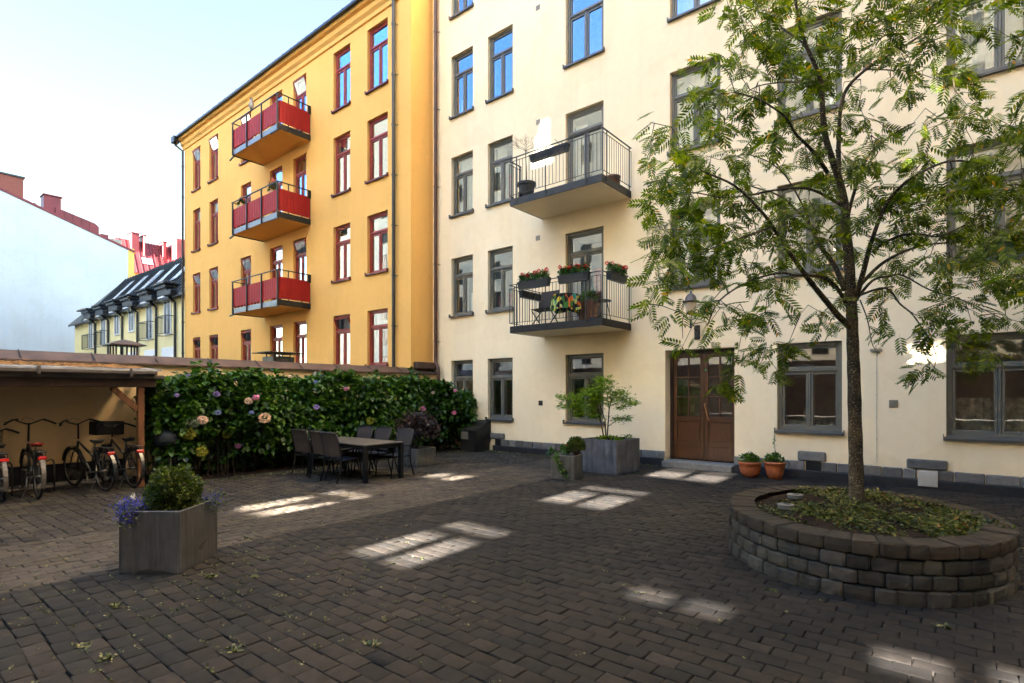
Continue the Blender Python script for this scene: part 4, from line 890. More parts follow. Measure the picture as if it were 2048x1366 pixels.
# --- far red roofs
fr = thing('red_roofed_house', 'distant house with red sheet-metal roof above the small black roof', 'house', (-80, 30, 0))
q = MB(); q.box(-92, -74.2, 20.5, 44, 0, 15.6); q.build('wall', M['yellow'], fr)
q = MB(); q.add([(-73.9, y, 15.5) for y in (20.3, 44.2)] + [(-76.2, y, 19.7) for y in (44.2, 20.3)] + [(-92, y, 20.3) for y in (44.2, 20.3)] + [(-92, 20.3, 15.5)], [(0, 1, 2, 3), (3, 2, 4, 5), (0, 3, 5, 6)])
y = 20.6
while y < 34: q.bar((-73.9, y, 15.56), (-76.2, y, 19.76), .05, .06); y += .62
rr2 = q.build('roof', M['roofred'], fr)
for (x0, x1, y0, y1, z1) in ((-76.8, -75.4, 21.7, 22.5, 20.4), (-76.4, -75.2, 24.9, 25.3, 19.95), (-77, -75.2, 22.9, 23.1, 20.3)):
    q = MB(); q.bbox(x0, x1, y0, y1, 17, z1, .04); q.bbox(x0 - .08, x1 + .08, y0 - .08, y1 + .08, z1, z1 + .1, .02); q.build('chimney', M['roofred'], rr2)
q = MB(); q.bbox(-78, -73.8, 25.9, 30, 15, 20.4, .05); q.build('dormer', M['roofred'], rr2)
q = MB()
for i in range(9): t = .2 + i * .09; q.bar((-73.85 - 2.3 * t, 24.0, 15.6 + 4.2 * t), (-73.85 - 2.3 * t, 24.7, 15.6 + 4.2 * t), .05)
for y in (24.0, 24.7): q.bar((-74.2, y, 16.3), (-76.1, y, 19.8), .06)
q.build('roof_ladder', M['roofred'], rr2)
q = MB(); q.add([(-74.55, 22.6, 16.85), (-74.55, 23.7, 16.85), (-74.95, 23.7, 17.6), (-74.95, 22.6, 17.6)], [(0, 1, 2, 3)]); q.build('skylight', M['sheet'], rr2)
# ------------------------------------------------------------------ planters
def boxplanter(name, label, cx, cy, side, side2, h, rot, mat, th=.03, soil=.05, group='square planters in the yard', dent=False):
    t = thing(name, label, 'planter', (cx, cy, 0), rot, group); T = Matrix.Translation((cx, cy, 0)) @ Matrix.Rotation(rot, 4, 'Z')
    a, b = side / 2, side2 / 2; m = MB()
    m.bbox(-a, a, -b, -b + th, 0.0, h, .006, T); m.bbox(-a, a, b - th, b, 0, h, .006, T); m.bbox(-a, -a + th, -b + th, b - th, 0, h - .001, .006, T); m.bbox(a - th, a, -b + th, b - th, 0, h - .001, .006, T)
    m.build('box', M[mat], t)
    if dent:      # torn and dented lower edges
        m = MB()
        for (pts, fx) in (([(-.12, .0), (-.10, .028), (.0, .045), (.06, .032), (.12, .035), (.20, .012), (.24, .0)], None),):
            vs = [tuple(T @ Vector((x, -b - .003, z))) for x, z in pts]; m.add(vs, [tuple(range(len(vs)))])
        m.build('rusted_hole', M['blackplastic'], t); m = MB()
        vs = [tuple(T @ Vector((a + .003, y, z))) for y, z in ((-.04, .16), (.02, .185), (.14, .215), (.06, .16), (.03, .12), (-.01, .13))]; m.add(vs, [tuple(range(6))])
        m.build('rusted_hole', M['blackplastic'], t)
    s = MB(); n = 8
    vs = [tuple(T @ Vector((-a + th + (side - 2 * th) * i / n, -b + th + (side2 - 2 * th) * j / n, h - soil + random.uniform(-.012, .02)))) for j in range(n + 1) for i in range(n + 1)]
    s.add(vs, [(j * (n + 1) + i, j * (n + 1) + i + 1, (j + 1) * (n + 1) + i + 1, (j + 1) * (n + 1) + i) for j in range(n) for i in range(n)]); s.build('soil', M['soil'], t)
    return t, T
r1 = math.atan2(.34, .42)
nc = (-5.5 - .5 * .56 * math.cos(r1) - .5 * .64 * math.sin(r1), 1.96 - .5 * .56 * math.sin(r1) + .5 * .64 * math.cos(r1))
boxplanter('metal_planter', 'dented zinc planter with boxwood and blue lobelia, nearest the camera', nc[0], nc[1], .56, .64, .57, r1, 'zincdark', dent=True)
def shrub(name, label, cat, c, h): return thing(name, label, cat, c)
b = thing('boxwood', 'round boxwood bush growing in the dented zinc planter', 'shrub', (nc[0] + .02, nc[1] + .0, .52))
leaf_ball('foliage', (nc[0] + .03, nc[1] + .01, .69), .225, 8200, .027, M['boxleaf'], b, shell=.42, jit=.095, bottom=-.75, squash=(1, 1, 1.08), spread=1.1)
m = MB(); m.lathe([(.02, 0), (.12, .04), (.17, .12), (.15, .22), (.05, .30)], (nc[0] + .03, nc[1], .55), 12); m.build('stems', M['twig'], b)
def flowers(name, label, cat, spots, n, size, mat, leafm=None, nl=0, group=None, jit=.05, ls=.03):
    t = thing(name, label, cat, spots[0], 0, group); P = []; 
    S = np.array(spots); idx = RNG.integers(0, len(S), n); P = S[idx] + RNG.normal(size=(n, 3)) * jit
    V, F = scatter(PAL * .8, FPAL, P, rand_dirs(n, .5), RNG.random(n) * 6.28, size * (.7 + .6 * RNG.random(n))); raw('flowers', V, F, mat, t)
    if nl:
        idx = RNG.integers(0, len(S), nl); P = S[idx] + RNG.normal(size=(nl, 3)) * jit * 1.1 - np.array([0, 0, jit * .4])
        V, F = scatter(LEAF6, F6, P, rand_dirs(nl, .4), RNG.random(nl) * 6.28, ls * (.7 + .6 * RNG.random(nl))); raw('leaves', V, F, leafm or M['ivyleaf'], t)
    return t
u = Vector((math.cos(r1), math.sin(r1), 0)); v = Vector((-math.sin(r1), math.cos(r1), 0)); N0 = Vector((nc[0], nc[1], 0))
pl = lambda a, b_, z: tuple(N0 + u * a + v * b_ + Vector((0, 0, z)))
flowers('lobelia', 'deep blue lobelia spilling over the left corner of the dented planter', 'flowers', [pl(-.27, -.27, .60), pl(-.20, -.29, .57), pl(-.15, -.28, .62), pl(-.30, -.20, .60), pl(-.19, -.33, .52)], 1100, .016, M['bluepetal'], M['boxleaf'], 500, 'lobelia in the dented planter', .042, .022)
flowers('lobelia', 'sparse violet lobelia trailing over the right edge of the dented planter', 'flowers', [pl(.24, .10, .60), pl(.30, .18, .62), pl(.31, .27, .58), pl(.33, .14, .56)], 260, .014, M['bluepetal'], M['boxleaf'], 300, 'lobelia in the dented planter', .05, .02)
t = thing('white_bloom', 'two white blooms beside the boxwood', 'flowers', pl(-.2, -.2, .66))
V, F = scatter(PAL, FPAL, np.array([pl(-.2, -.24, .69)] * 8 + [pl(-.05, -.18, .66)] * 5) + RNG.normal(size=(13, 3)) * .01, rand_dirs(13, .6), RNG.random(13) * 6, np.full(13, .03)); raw('flowers', V, F, M['whitepetal'], t)

# big planter and green maple
r2 = R(-5); bc = (-5.31 - .435 * math.cos(r2) - .435 * math.sin(r2), 9.78 - .435 * math.sin(r2) + .435 * math.cos(r2))
boxplanter('metal_planter', 'large streaked zinc planter holding the green maple by the wall', bc[0], bc[1], .87, .87, .69, r2, 'zinc')
mp = thing('maple', 'small bright green Japanese maple in the large zinc planter', 'tree', (bc[0], bc[1], .62))
def at(px, py, dep): return world_at(px, py, dep)
dm = bc[1] * CX - bc[0] * SX
stems = [[(1208, 878), (1203, 850), (1195, 815), (1188, 790), (1170, 775)], [(1212, 878), (1210, 840), (1200, 810), (1196, 780), (1205, 762)], [(1214, 880), (1216, 850), (1218, 820), (1222, 800), (1240, 785), (1262, 800)],
         [(1217, 852), (1232, 842), (1248, 835), (1262, 830)], [(1218, 818), (1214, 795), (1218, 775), (1235, 768)], [(1188, 790), (1160, 792), (1135, 800), (1118, 806)], [(1196, 790), (1175, 780), (1150, 788)]]
m = MB()
for i, s_ in enumerate(stems):
    n = len(s_); off = (0, .12, -.1, -.25, .15, -.1, .2)[i]
    m.tube([at(x, y, dm + off * k_ / (n - 1)) for k_, (x, y) in enumerate(s_)], [(.017 if i < 3 else .009) * (1 - .75 * k_ / (n - 1)) for k_ in range(n)], 6)
m.build('trunk', M['twig'], mp, smooth=True)
cl = [(1155, 800, 28, 10), (1135, 795, 22, 7), (1180, 785, 28, 12), (1205, 775, 26, 12), (1195, 800, 28, 12), (1175, 815, 26, 10), (1228, 790, 26, 9), (1248, 800, 22, 7), (1262, 806, 16, 4), (1240, 785, 22, 6), (1160, 828, 20, 6), (1188, 832, 20, 6), (1215, 762, 16, 4),
      (1236, 838, 20, 4), (1255, 836, 14, 3), (1125, 812, 14, 3), (1118, 792, 8, 2), (1272, 806, 8, 2), (1200, 760, 16, 5), (1145, 812, 16, 5), (1240, 815, 14, 3), (1220, 752, 6, 1), (1222, 805, 18, 4)]
P = []; 
for (x, y, r_, n) in cl:
    for _ in range(n * 30):
        a = random.gauss(0, .42) * r_; bb = random.gauss(0, .30) * r_ * .75; P.append(tuple(at(x + a, y + bb, dm + random.gauss(0, .25) + .05)))
P = np.array(P); D = rand_dirs(len(P)); D[:, 2] *= .35; D[:, 2] -= .15
V, F = scatter(PAL, FPAL, P, D, RNG.normal(size=len(P)) * .4, .056 * (.7 + .6 * RNG.random(len(P)))); raw('foliage', V, F, M['mapleleaf'], mp)
leaf_ball('undergrowth', (bc[0] + .02, bc[1] - .12, .66), .14, 260, .05, M['mapleleaf'], mp, squash=(2.0, 1.6, .55))
def trail(name, label, cat, path, n, size, mat, spread, group=None):
    t = thing(name, label, cat, path[0], 0, group); m = MB(); m.tube(path, .003, 5); m.build('stem', M['twig'], t)
    A = np.array(path); tt = RNG.random(n) * (len(A) - 1); i = tt.astype(int); f = (tt - i)[:, None]; P = A[i] * (1 - f) + A[i + 1] * f + RNG.normal(size=(n, 3)) * spread
    V, F = scatter(BROAD, F6, P, rand_dirs(n) + np.array([0, -.5, -.2]), RNG.random(n) * 6.28, size * (.6 + .7 * RNG.random(n))); raw('leaves', V, F, mat, t); return t
trail('ivy', 'dark ivy sprig arching over the right side of the large zinc planter', 'ivy', [at(1243, 880, dm + .1), at(1250, 869, dm), at(1262, 872, dm - .05), at(1266, 885, dm - .05), at(1272, 898, dm - .05), at(1278, 908, dm)], 60, .05, M['ivyleaf'], .022, 'ivy trailing from planters')
# small planter
r3 = R(10); sc = (-5.60 - .24 * math.cos(r3) - .24 * math.sin(r3), 8.67 - .24 * math.sin(r3) + .24 * math.cos(r3))
boxplanter('concrete_planter', 'small grey concrete planter with trailing ivy and a little conifer', sc[0], sc[1], .48, .42, .46, r3, 'concrete')
ds = sc[1] * CX - sc[0] * SX
t = thing('dwarf_conifer', 'small dense dark green conifer in the small concrete planter', 'shrub', (sc[0] + .08, sc[1] + .1, .42))
leaf_ball('foliage', (sc[0] + .13, sc[1] + .12, .60), .17, 3800, .035, M['boxleaf'], t, shell=.35, shape=THIN, jit=.05, up=.9, squash=(1, 1, 1.1), spread=.5)
m = MB(); m.lathe([(.02, 0), (.08, .1), (.09, .2), (.03, .28)], (sc[0] + .13, sc[1] + .12, .42), 10); m.build('stems', M['twig'], t)
trail('ivy', 'variegated ivy hanging down the front of the small concrete planter', 'ivy', [at(1115, 905, ds - .18), at(1112, 913, ds - .24), at(1116, 926, ds - .26), at(1124, 940, ds - .26), at(1134, 955, ds - .27)], 190, .045, M['ivyleaf'], .026, 'ivy trailing from planters')
flowers('cyclamen', 'dark-leaved red and white cyclamen in the small concrete planter', 'flowers', [tuple(at(1130, 898, ds)), tuple(at(1134, 895, ds))], 14, .03, M['redpetal'], M['hydleaf'], 120, jit=.05, ls=.06)
flowers('pansy', 'purple pansies at the left edge of the small concrete planter', 'flowers', [tuple(at(1097, 906, ds - .1)), tuple(at(1101, 902, ds - .1))], 34, .022, M['bluepetal'], M['hydleaf'], 60, jit=.022, ls=.05)
# planter with the dark red maple
r4 = R(5); dc = (-9.29 - .31 * math.cos(r4) - .31 * math.sin(r4), 8.05 - .31 * math.sin(r4) + .31 * math.cos(r4))
boxplanter('concrete_planter', 'low lime-streaked concrete planter behind the dining table', dc[0], dc[1], .62, .62, .40, r4, 'concrete', .04)
t = thing('red_maple', 'dark purple-leaved bush in the planter behind the dining table', 'shrub', (dc[0], dc[1], .35))
m = MB()
for a in range(7): m.tube([(dc[0], dc[1], .35), (dc[0] + .12 * math.cos(a), dc[1] + .12 * math.sin(a), .6), (dc[0] + .3 * math.cos(a), dc[1] + .3 * math.sin(a), .95)], [.012, .009, .004], 5)
m.build('trunk', M['twig'], t)
leaf_ball('foliage', (dc[0] - .02, dc[1] + .05, .78), .44, 2600, .075, M['redleaf'], t, shape=PAL, face=FPAL, shell=.3, squash=(1.15, 1, 1.0), up=-.2, jit=.08)
# terracotta pots by the door
for (x, y, r_, lab, lab2) in ((-3.20, 11.27, .2, 'wide terracotta pot of white petunias nearest the door', 0), (-2.77, 11.34, .19, 'taller terracotta pot with a leggy stem rising from it', 1)):
    t = thing('flower_pot', lab, 'flower pot', (x, y, 0), 0, 'terracotta pots by the door')
    m = MB(); hh = .30 if not lab2 else .33
    if not lab2: prof = [(.11, 0), (.17, .07), (.195, .17), (.20, .26), (.215, .265), (.215, hh), (.19, hh), (.185, hh - .05)]
    else: prof = [(.12, 0), (.15, .1), (.175, .2), (.185, .28), (.20, .285), (.20, hh), (.175, hh), (.17, hh - .05)]
    m.lathe([(a * 1.0, z) for a, z in prof], (x, y, 0), 28); m.build('pot', M['terracotta'], t, smooth=True)
    p = thing('petunia', ['bushy white petunia in the wide terracotta pot', 'white petunia with one tall stem in the taller terracotta pot'][lab2], 'flowers', (x, y, hh), 0, 'petunias in the terracotta pots')
    leaf_ball('leaves', (x, y, hh + .02), .15 if not lab2 else .13, 900, .045, M['ivyleaf'], p, squash=(1.2, 1.2, .9), shell=.3, bottom=-.3)
    n = 30; dd = rand_dirs(n, .2) * .17; dd[:, 2] = np.abs(dd[:, 2]) * .5
    if not lab2: dd[:18, 0] = -abs(dd[:18, 0]) - .03
    V, F = scatter(PAL, FPAL, np.array([x, y, hh + .04]) + dd, rand_dirs(n, .5), RNG.random(n) * 6, np.full(n, .035)); raw('flowers', V, F, M['whitepetal'], p)
    if lab2:
        m = MB(); pts = [(x, y, hh), (x + .01, y, hh + .2), (x - .01, y, hh + .4), (x + .0, y, hh + .52)]; m.tube(pts, .004, 5); m.build('stem', M['weedleaf'], p)
        n = 46; A = np.array(pts); tt = RNG.random(n) * 3; i = tt.astype(int); f = (tt - i)[:, None]; P = A[i] * (1 - f) + A[np.minimum(i + 1, 3)] * f
        V, F = scatter(LEAF6, F6, P, rand_dirs(n) * np.array([1, 1, .3]), RNG.random(n), .07 * (1.1 - tt / 3.6)); raw('stem_leaves', V, F, M['ivyleaf'], p)

# ------------------------------------------------------------------ round stone planter
rp = thing('round_planter', 'low round planter ring of rough grey stone blocks around the tree', 'planter', (RC[0], RC[1], 0))
TH = R(12)
def ell(t, off=0):
    x, y = (RA + off) * math.cos(t), (RB + off) * math.sin(t); return RC[0] + x * math.cos(TH) - y * math.sin(TH), RC[1] + x * math.sin(TH) + y * math.cos(TH)
def ring(n, z0, z1, name, mat, w=.24, off=0.0, phase=0, jz=.004):
    m = MB(); rg = random.Random(int(z0 * 1000) + n)
    cuts = [(i + rg.uniform(-.13, .13)) / n * 2 * math.pi + phase for i in range(n)]; cuts.append(cuts[0] + 2 * math.pi)
    for i in range(n):
        t0, t1 = cuts[i], cuts[i + 1]; gp = .0035 / 1.3; t0 += gp; t1 -= gp; bl = .014; oo = off + rg.uniform(-.012, .006); za, zb = z0 + .003, z1 - .003 + rg.uniform(-jz, jz)
        bt = bl / 1.3; K = 3
        def P(t, o, z): x, y = ell(t, o); return (x, y, z)
        us = [0, .12, .5, .88, 1]; rows_ = []
        for (o, z) in ((oo - w, za), (oo - bl, za), (oo - bl * .3, za + bl * .4), (oo, za + bl), (oo + .004, (za + zb) / 2), (oo, zb - bl), (oo - bl * .3, zb - bl * .4), (oo - bl, zb), (oo - w, zb)):
            rw = []
            for kx, uu in enumerate(us):
                ins = bl * .8 if kx in (0, 4) and z > za - 1 else 0
                jj = rg.uniform(-.0035, .0035)
                rw.append(P(t0 + (t1 - t0) * uu, o - (ins if o > oo - bl * 1.1 else 0) + jj, z + (jj if kx not in (0, 4) else -(.006 if z > (za + zb) / 2 else -.006))))
            rows_.append(rw)
        base = [p for rw in rows_ for p in rw]; nr = len(rows_); nc_ = 5
        fs = [(r * nc_ + c_, r * nc_ + c_ + 1, (r + 1) * nc_ + c_ + 1, (r + 1) * nc_ + c_) for r in range(nr - 1) for c_ in range(nc_ - 1)]
        fs.append(tuple(r * nc_ for r in range(nr))); fs.append(tuple(r * nc_ + nc_ - 1 for r in range(nr - 1, -1, -1)))
        m.add(base, fs)
    return m.build(name, M[mat], rp)
zc = [0, .112, .232, .352, .475]
ring(42, -.02, zc[1], 'stone_course', 'block', off=.015, phase=.06); ring(42, zc[1], zc[2], 'stone_course', 'block', phase=.13); ring(42, zc[2], zc[3], 'stone_course', 'block', off=-.004, phase=.05); ring(40, zc[3], zc[4], 'cap_course', 'cap', w=.25, off=.004, phase=.02, jz=.006)
m = MB(); N = 40; vs = [(RC[0], RC[1], .44)]
for rr_i in (.3, .6, .85, 1.0):
    for j in range(N):
        x, y = ell(2 * math.pi * j / N, -.20); vs.append((RC[0] + (x - RC[0]) * rr_i, RC[1] + (y - RC[1]) * rr_i, .44 + random.uniform(-.012, .018) - (.035 if rr_i > .9 else 0)))
fs = [(0, 1 + j, 1 + (j + 1) % N) for j in range(N)]
for q_ in range(3): fs += [(1 + q_ * N + j, 1 + (q_ + 1) * N + j, 1 + (q_ + 1) * N + (j + 1) % N, 1 + q_ * N + (j + 1) % N) for j in range(N)]
m.add(vs, fs); m.build('soil', M['soil'], rp)
# ground cover on the soil
n = 4200; a = RNG.random(n) * 6.283; rr_ = np.sqrt(RNG.random(n)); P = []
for i in range(n):
    x, y = ell(a[i], -.24); x = RC[0] + (x - RC[0]) * rr_[i]; y = RC[1] + (y - RC[1]) * rr_[i]
    cval = math.sin(x * 5.1 + 1) + math.sin(y * 4.3) + math.sin((x + y) * 7.7) + (.3 if x > -.9 else -1.0)
    if cval < RNG.normal() * .8: continue
    if (x + .9) ** 2 + (y - 7.15) ** 2 < .02 or (x + 1.45) ** 2 + (y - 6.75) ** 2 < .1: continue
    P.append((x, y, .445 + random.random() ** 2 * .07))
P = np.array(P); n = len(P)
# sprays of small leaflets
k_ = 5; P2 = np.repeat(P, k_, axis=0) + RNG.normal(size=(n * k_, 3)) * np.array([.022, .022, .008]); V, F = scatter(LEAF6, F6, P2, rand_dirs(n * k_) * np.array([1, 1, .35]) + np.array([0, 0, .12]), RNG.normal(size=n * k_) * .5, .030 * (.6 + .9 * RNG.random(n * k_)))
gc = raw('ground_cover', V, F, M['coverleaf']); tag(gc, 'low yellow-green ground cover over the soil of the round planter', 'ground cover', kind='stuff')
# runner over the rim at the right
trail('runner', 'yellow-green runner shoot creeping over the right rim of the round planter', 'plant', [(0.02, 6.75, .47), (.12, 6.62, .50), (.22, 6.5, .50), (.32, 6.42, .50)], 40, .045, M['coverleaf'], .02)
for (px, py, lab) in ((1572, 1011, 'white round ground spotlight nearer the rim of the round planter'), (1590, 991, 'white round ground spotlight farther back in the round planter')):
    k_ = (CAMH - .48) * FPX / (py - HOR); x, y, _ = world_at(px, py, k_)
    t = thing('ground_spotlight', lab, 'spotlight', (x, y, .44), 0, 'spotlights set in the round planter')
    m = MB(); m.lathe([(.075, 0), (.08, .03), (.085, .038), (.075, .044), (.05, .046)], (x, y, .452), 24); m.build('rim', plain('spot_rim', (.16, .155, .14)), t, smooth=False)
    m = MB(); m.lathe([(.035, 0), (.035, .004)], (x + .01, y, .4985), 18); m.build('lens', M['blackplastic'], t)
# ------------------------------------------------------------------ hydrangea hedge
hd = thing('hydrangea_hedge', 'long dense hydrangea hedge with round flower heads in front of the garden wall', 'hedge', (-11.6, 7.5, 0))
Y0, Y1 = 3.62, 11.72
def face_x(y, z): 
    return -11.02 + .13 * math.sin(y * 2.1 + z * 2) + .10 * math.sin(y * 4.7 + 1) - .30 * max(0, z - 1.2) ** 1.2 + (.18 if z < .9 else 0) * math.sin(y) 
def top_z(y): return 1.90 + .06 * math.sin(y * 2.7) + .04 * math.sin(y * 6.1) - max(0, y - 10.6) * .32
P = []; D = []
def whorl(c, d, s):
    d = Vector(d).normalized(); a0 = random.random() * 6.28
    u = d.cross(Vector((0, 0, 1))); u = u.normalized() if u.length > .1 else Vector((1, 0, 0)); w = d.cross(u)
    for k_ in range(random.choice((4, 5, 6))):
        a = a0 + k_ * 1.5708 + (0.78 if k_ > 3 else 0) + random.gauss(0, .25); dr = (u * math.cos(a) + w * math.sin(a)) + d * random.uniform(.1, .6) + Vector((0, 0, -.25))
        P.append((*(Vector(c) + dr * .01), s * random.uniform(.75, 1.15))); D.append(tuple(dr))
for _ in range(2700):        # front face
    y = random.uniform(Y0, Y1); z = random.uniform(.10, 1) ** .75 * top_z(y); 
    if z < .5 and random.random() < .6: continue
    x = face_x(y, z) - random.random() ** 2 * .35; whorl((x, y, z), (1, random.gauss(-.15, .5), random.gauss(.35, .4)), .125)
for _ in range(900):         # top
    y = random.uniform(Y0, Y1 - .1); x = random.uniform(-12.5, face_x(y, 1.8)); whorl((x, y, top_z(y) + random.gauss(0, .045)), (random.gauss(.2, .4), random.gauss(0, .4), 1), .115)
for _ in range(170):         # shoots above the top
    y = random.uniform(Y0, Y1 - .5); x = random.uniform(-12.3, face_x(y, 1.8)); h_ = abs(random.gauss(0, .11)) * (1.3 if math.sin(y * 3.3) > 0 else .6); whorl((x, y, top_z(y) + .03 + h_), (random.gauss(0, .4), random.gauss(0, .4), 1), .105); whorl((x, y, top_z(y) + h_ * .5), (random.gauss(0, .7), random.gauss(0, .7), .6), .11)
for _ in range(160):         # right end spilling over the house wall
    x = random.uniform(-12.3, -11.0); z = random.uniform(.5, 1.65); whorl((x + (.5 if z < 1.3 else .2) * random.random(), 11.5 - random.random() * .3, z), (random.random(), -1, .4), .12)
for _ in range(130):         # near end
    x = random.uniform(-12.3, -11.2); z = random.uniform(.6, 1.9); whorl((x, 3.62 + random.random() * .2, z), (random.random() * .6, -1, .4), .11)
A = np.array(P); V, F = scatter(BROAD, F6, A[:, :3], np.array(D), RNG.normal(size=len(A)) * .45, A[:, 3]); raw('foliage', V, F, M['hydleaf'], hd)
m = MB()
for _ in range(420):
    y = random.uniform(Y0 + .1, Y1 - .2); x = random.uniform(-12.3, -11.4); x2 = min(x + random.uniform(0, .5), -11.25)
    m.tube([(x, y, 0), (x + (x2 - x) * .4, y + random.gauss(0, .08), .7), (x2, y + random.gauss(0, .2), random.uniform(1.2, 1.7))], [.010, .008, .005], 4, cap=False)
m.build('stems', M['twig'], hd)
n = 5200; yy = RNG.random(n) * (Y1 - Y0 - .3) + Y0 + .2; P = np.stack([-12.45 + RNG.random(n) * .95, yy, .1 + RNG.random(n) * 1.55], 1)
V, F = scatter(BROAD, F6, P, rand_dirs(n), RNG.random(n) * 6.28, .15 * (.7 + .6 * RNG.random(n))); raw('inner_leaves', V, F, M['hydleaf'], hd)
FL = [(405, 840, 10, 'palepink'), (388, 847, 10, 'greygreen'), (378, 868, 13, 'lime'), (403, 903, 11, 'lime'), (454, 869, 9, 'lime'), (433, 788, 6.5, 'violet'), (436, 825, 6, 'blue'), (497, 802, 7.5, 'palepink'), (512, 795, 6.5, 'pink'), (503, 825, 4.5, 'blue'),
      (530, 836, 11.5, 'peach'), (476, 892, 6, 'pink'), (522, 902, 5, 'greygreen'), (354, 790, 4.5, 'violet'), (378, 752, 5, 'violet'), (410, 756, 5.5, 'violet'), (466, 759, 6.5, 'violet'), (325, 763, 4.5, 'violet'), (631, 775, 5, 'violet'), (666, 775, 4.5, 'palepink'),
      (673, 760, 6, 'violet'), (692, 778, 4.5, 'pink'), (705, 773, 6, 'pink'), (724, 776, 4.5, 'violet'), (757, 772, 4, 'palepink'), (633, 814, 5.5, 'violet'), (740, 841, 8, 'lime'), (845, 818, 6.5, 'pink'), (866, 785, 3.5, 'palepink'), (910, 781, 3.5, 'pink'), (908, 825, 5, 'pink'),
      (632, 765, 5, 'blue'), (690, 797, 3, 'lime'), (791, 798, 3, 'lime'), (778, 779, 2.5, 'lime'), (580, 753, 4, 'palepink'), (551, 804, 3, 'lime')]
for (px, py, r_, c_) in FL:
    zg = None
    X = -10.96
    for it in range(4):
        a = (px - 1024) / FPX; rx, ry, rz = a * CX - SX, a * SX + CX, (HOR - py) / FPX; k_ = X / rx; y, z = ry * k_, CAMH + rz * k_; X = face_x(min(y, 11.4), z) + .09 - (.22 if z > 1.75 else 0)
    k_ = X / rx; c = np.array((X, ry * k_, CAMH + rz * k_)); dep = c[1] * CX - c[0] * SX; rad = r_ / FPX * dep * 1.12
    nn = 240; d = rand_dirs(nn); Pp = c + d * rad * .82 * np.array([1, 1, .82]); V, F = scatter(PAL * np.array([.8, .8, 1]), FPAL, Pp, d * .5 + rand_dirs(nn), RNG.random(nn) * 6.28, np.full(nn, rad * .36)); raw('flower_head', V, F, M['h_' + c_], hd)
m = MB()     # narrow bed kerb of the hedge
tag(raw('hedge_soil', np.array([(-12.68, 3.6, .005), (-11.2, 3.6, .005), (-11.0, 8, .006), (-11.1, 11.7, .005), (-12.68, 11.7, .005), (-12.68, 8, .005)], float), np.array([[0, 1, 2, 5], [5, 2, 3, 4]]), M['soil']), kind='structure')

# ------------------------------------------------------------------ dining table and chairs
tb = thing('dining_table', 'long dark outdoor dining table with taupe top', 'table', (-9.3, 6.45, 0))
tx0, tx1, ty0, ty1, th_ = -10.32, -8.36, 6.02, 6.92, .70
m = MB(); m.bbox(tx0, tx1, ty0, ty1, th_ - .022, th_, .005); m.build('tabletop', M['tabletop'], tb)
m = MB(); m.bbox(tx0 + .03, tx1 - .03, ty0 + .03, ty0 + .06, th_ - .10, th_ - .023, .004); m.bbox(tx0 + .03, tx1 - .03, ty1 - .06, ty1 - .03, th_ - .10, th_ - .023, .004); m.bbox(tx0 + .03, tx0 + .06, ty0 + .06, ty1 - .06, th_ - .10, th_ - .023, .004); m.bbox(tx1 - .06, tx1 - .03, ty0 + .06, ty1 - .06, th_ - .10, th_ - .023, .004)
m.build('apron', M['tablemetal'], tb)
for x in (tx0 + .04, tx1 - .04):
    for y in (ty0 + .04, ty1 - .04): m = MB(); m.bbox(x - .04, x + .04, y - .04, y + .04, 0.0, th_ - .023, .006); m.build('leg', M['tablemetal'], tb)
def chair():
    t = thing('garden_chair', 'x', 'chair', (0, 0, 0))      # faces +y
    W = .25
    for sx in (-1, 1):
        m = MB(); m.tube([(sx * W, -.30, 0), (sx * W, -.22, .25), (sx * W, -.20, .42), (sx * W * .98, -.235, .65), (sx * W * .94, -.30, .90)], .016, 8); m.build('leg', M['tablemetal'], t, smooth=True)
        m = MB(); m.tube([(sx * W, .26, 0), (sx * W, .22, .30), (sx * W, .19, .58), (sx * W, .15, .605), (sx * W, -.05, .61), (sx * W, -.215, .60)], .014, 8); m.build('leg', M['tablemetal'], t, smooth=True)
    m = MB(); 
    for i in range(6):
        y0, y1 = -.19 + i * .07, -.19 + (i + 1) * .07; z = lambda y: .40 + .02 * ((y - .02) / .2) ** 2 - .0; m.quad((-W + .01, y0, z(y0)), (W - .01, y0, z(y0)), (W - .01, y1, z(y1)), (-W + .01, y1, z(y1)))
        m.quad((-W + .01, y0, z(y0) - .008), (W - .01, y0, z(y0) - .008), (W - .01, y1, z(y1) - .008), (-W + .01, y1, z(y1) - .008))
    m.build('seat', M['blueseat'], t)
    m = MB(); m.bar((-W, -.20, .40), (-W, .23, .41), .025, .02); m.bar((W, -.20, .40), (W, .23, .41), .025, .02); m.bar((-W, .22, .40), (W, .22, .40), .02); m.bar((-W, -.2, .39), (W, -.2, .39), .02); m.build('seat_frame', M['tablemetal'], t)
    m = MB(); pr = [(-.205, .46), (-.222, .56), (-.24, .66), (-.268, .78), (-.30, .90), (-.318, .915), (-.325, .905)]
    for i in range(len(pr) - 1):
        (a, za), (b, zb) = pr[i], pr[i + 1]; wa = W * .97 - .01; m.quad((-wa, a, za), (wa, a, za), (wa, b, zb), (-wa, b, zb)); m.quad((-wa, a - .008, za), (wa, a - .008, za), (wa, b - .008, zb), (-wa, b - .008, zb))
    m.build('backrest', M['textilene'], t)
    m = MB(); m.tube([(-W * .94, -.30, .90), (-W * .5, -.312, .915), (W * .5, -.312, .915), (W * .94, -.30, .90)], .013, 8); m.build('top_rail', M['tablemetal'], t, smooth=True)
    return t
ch = chair(); ch['group'] = 'chairs round the dining table'
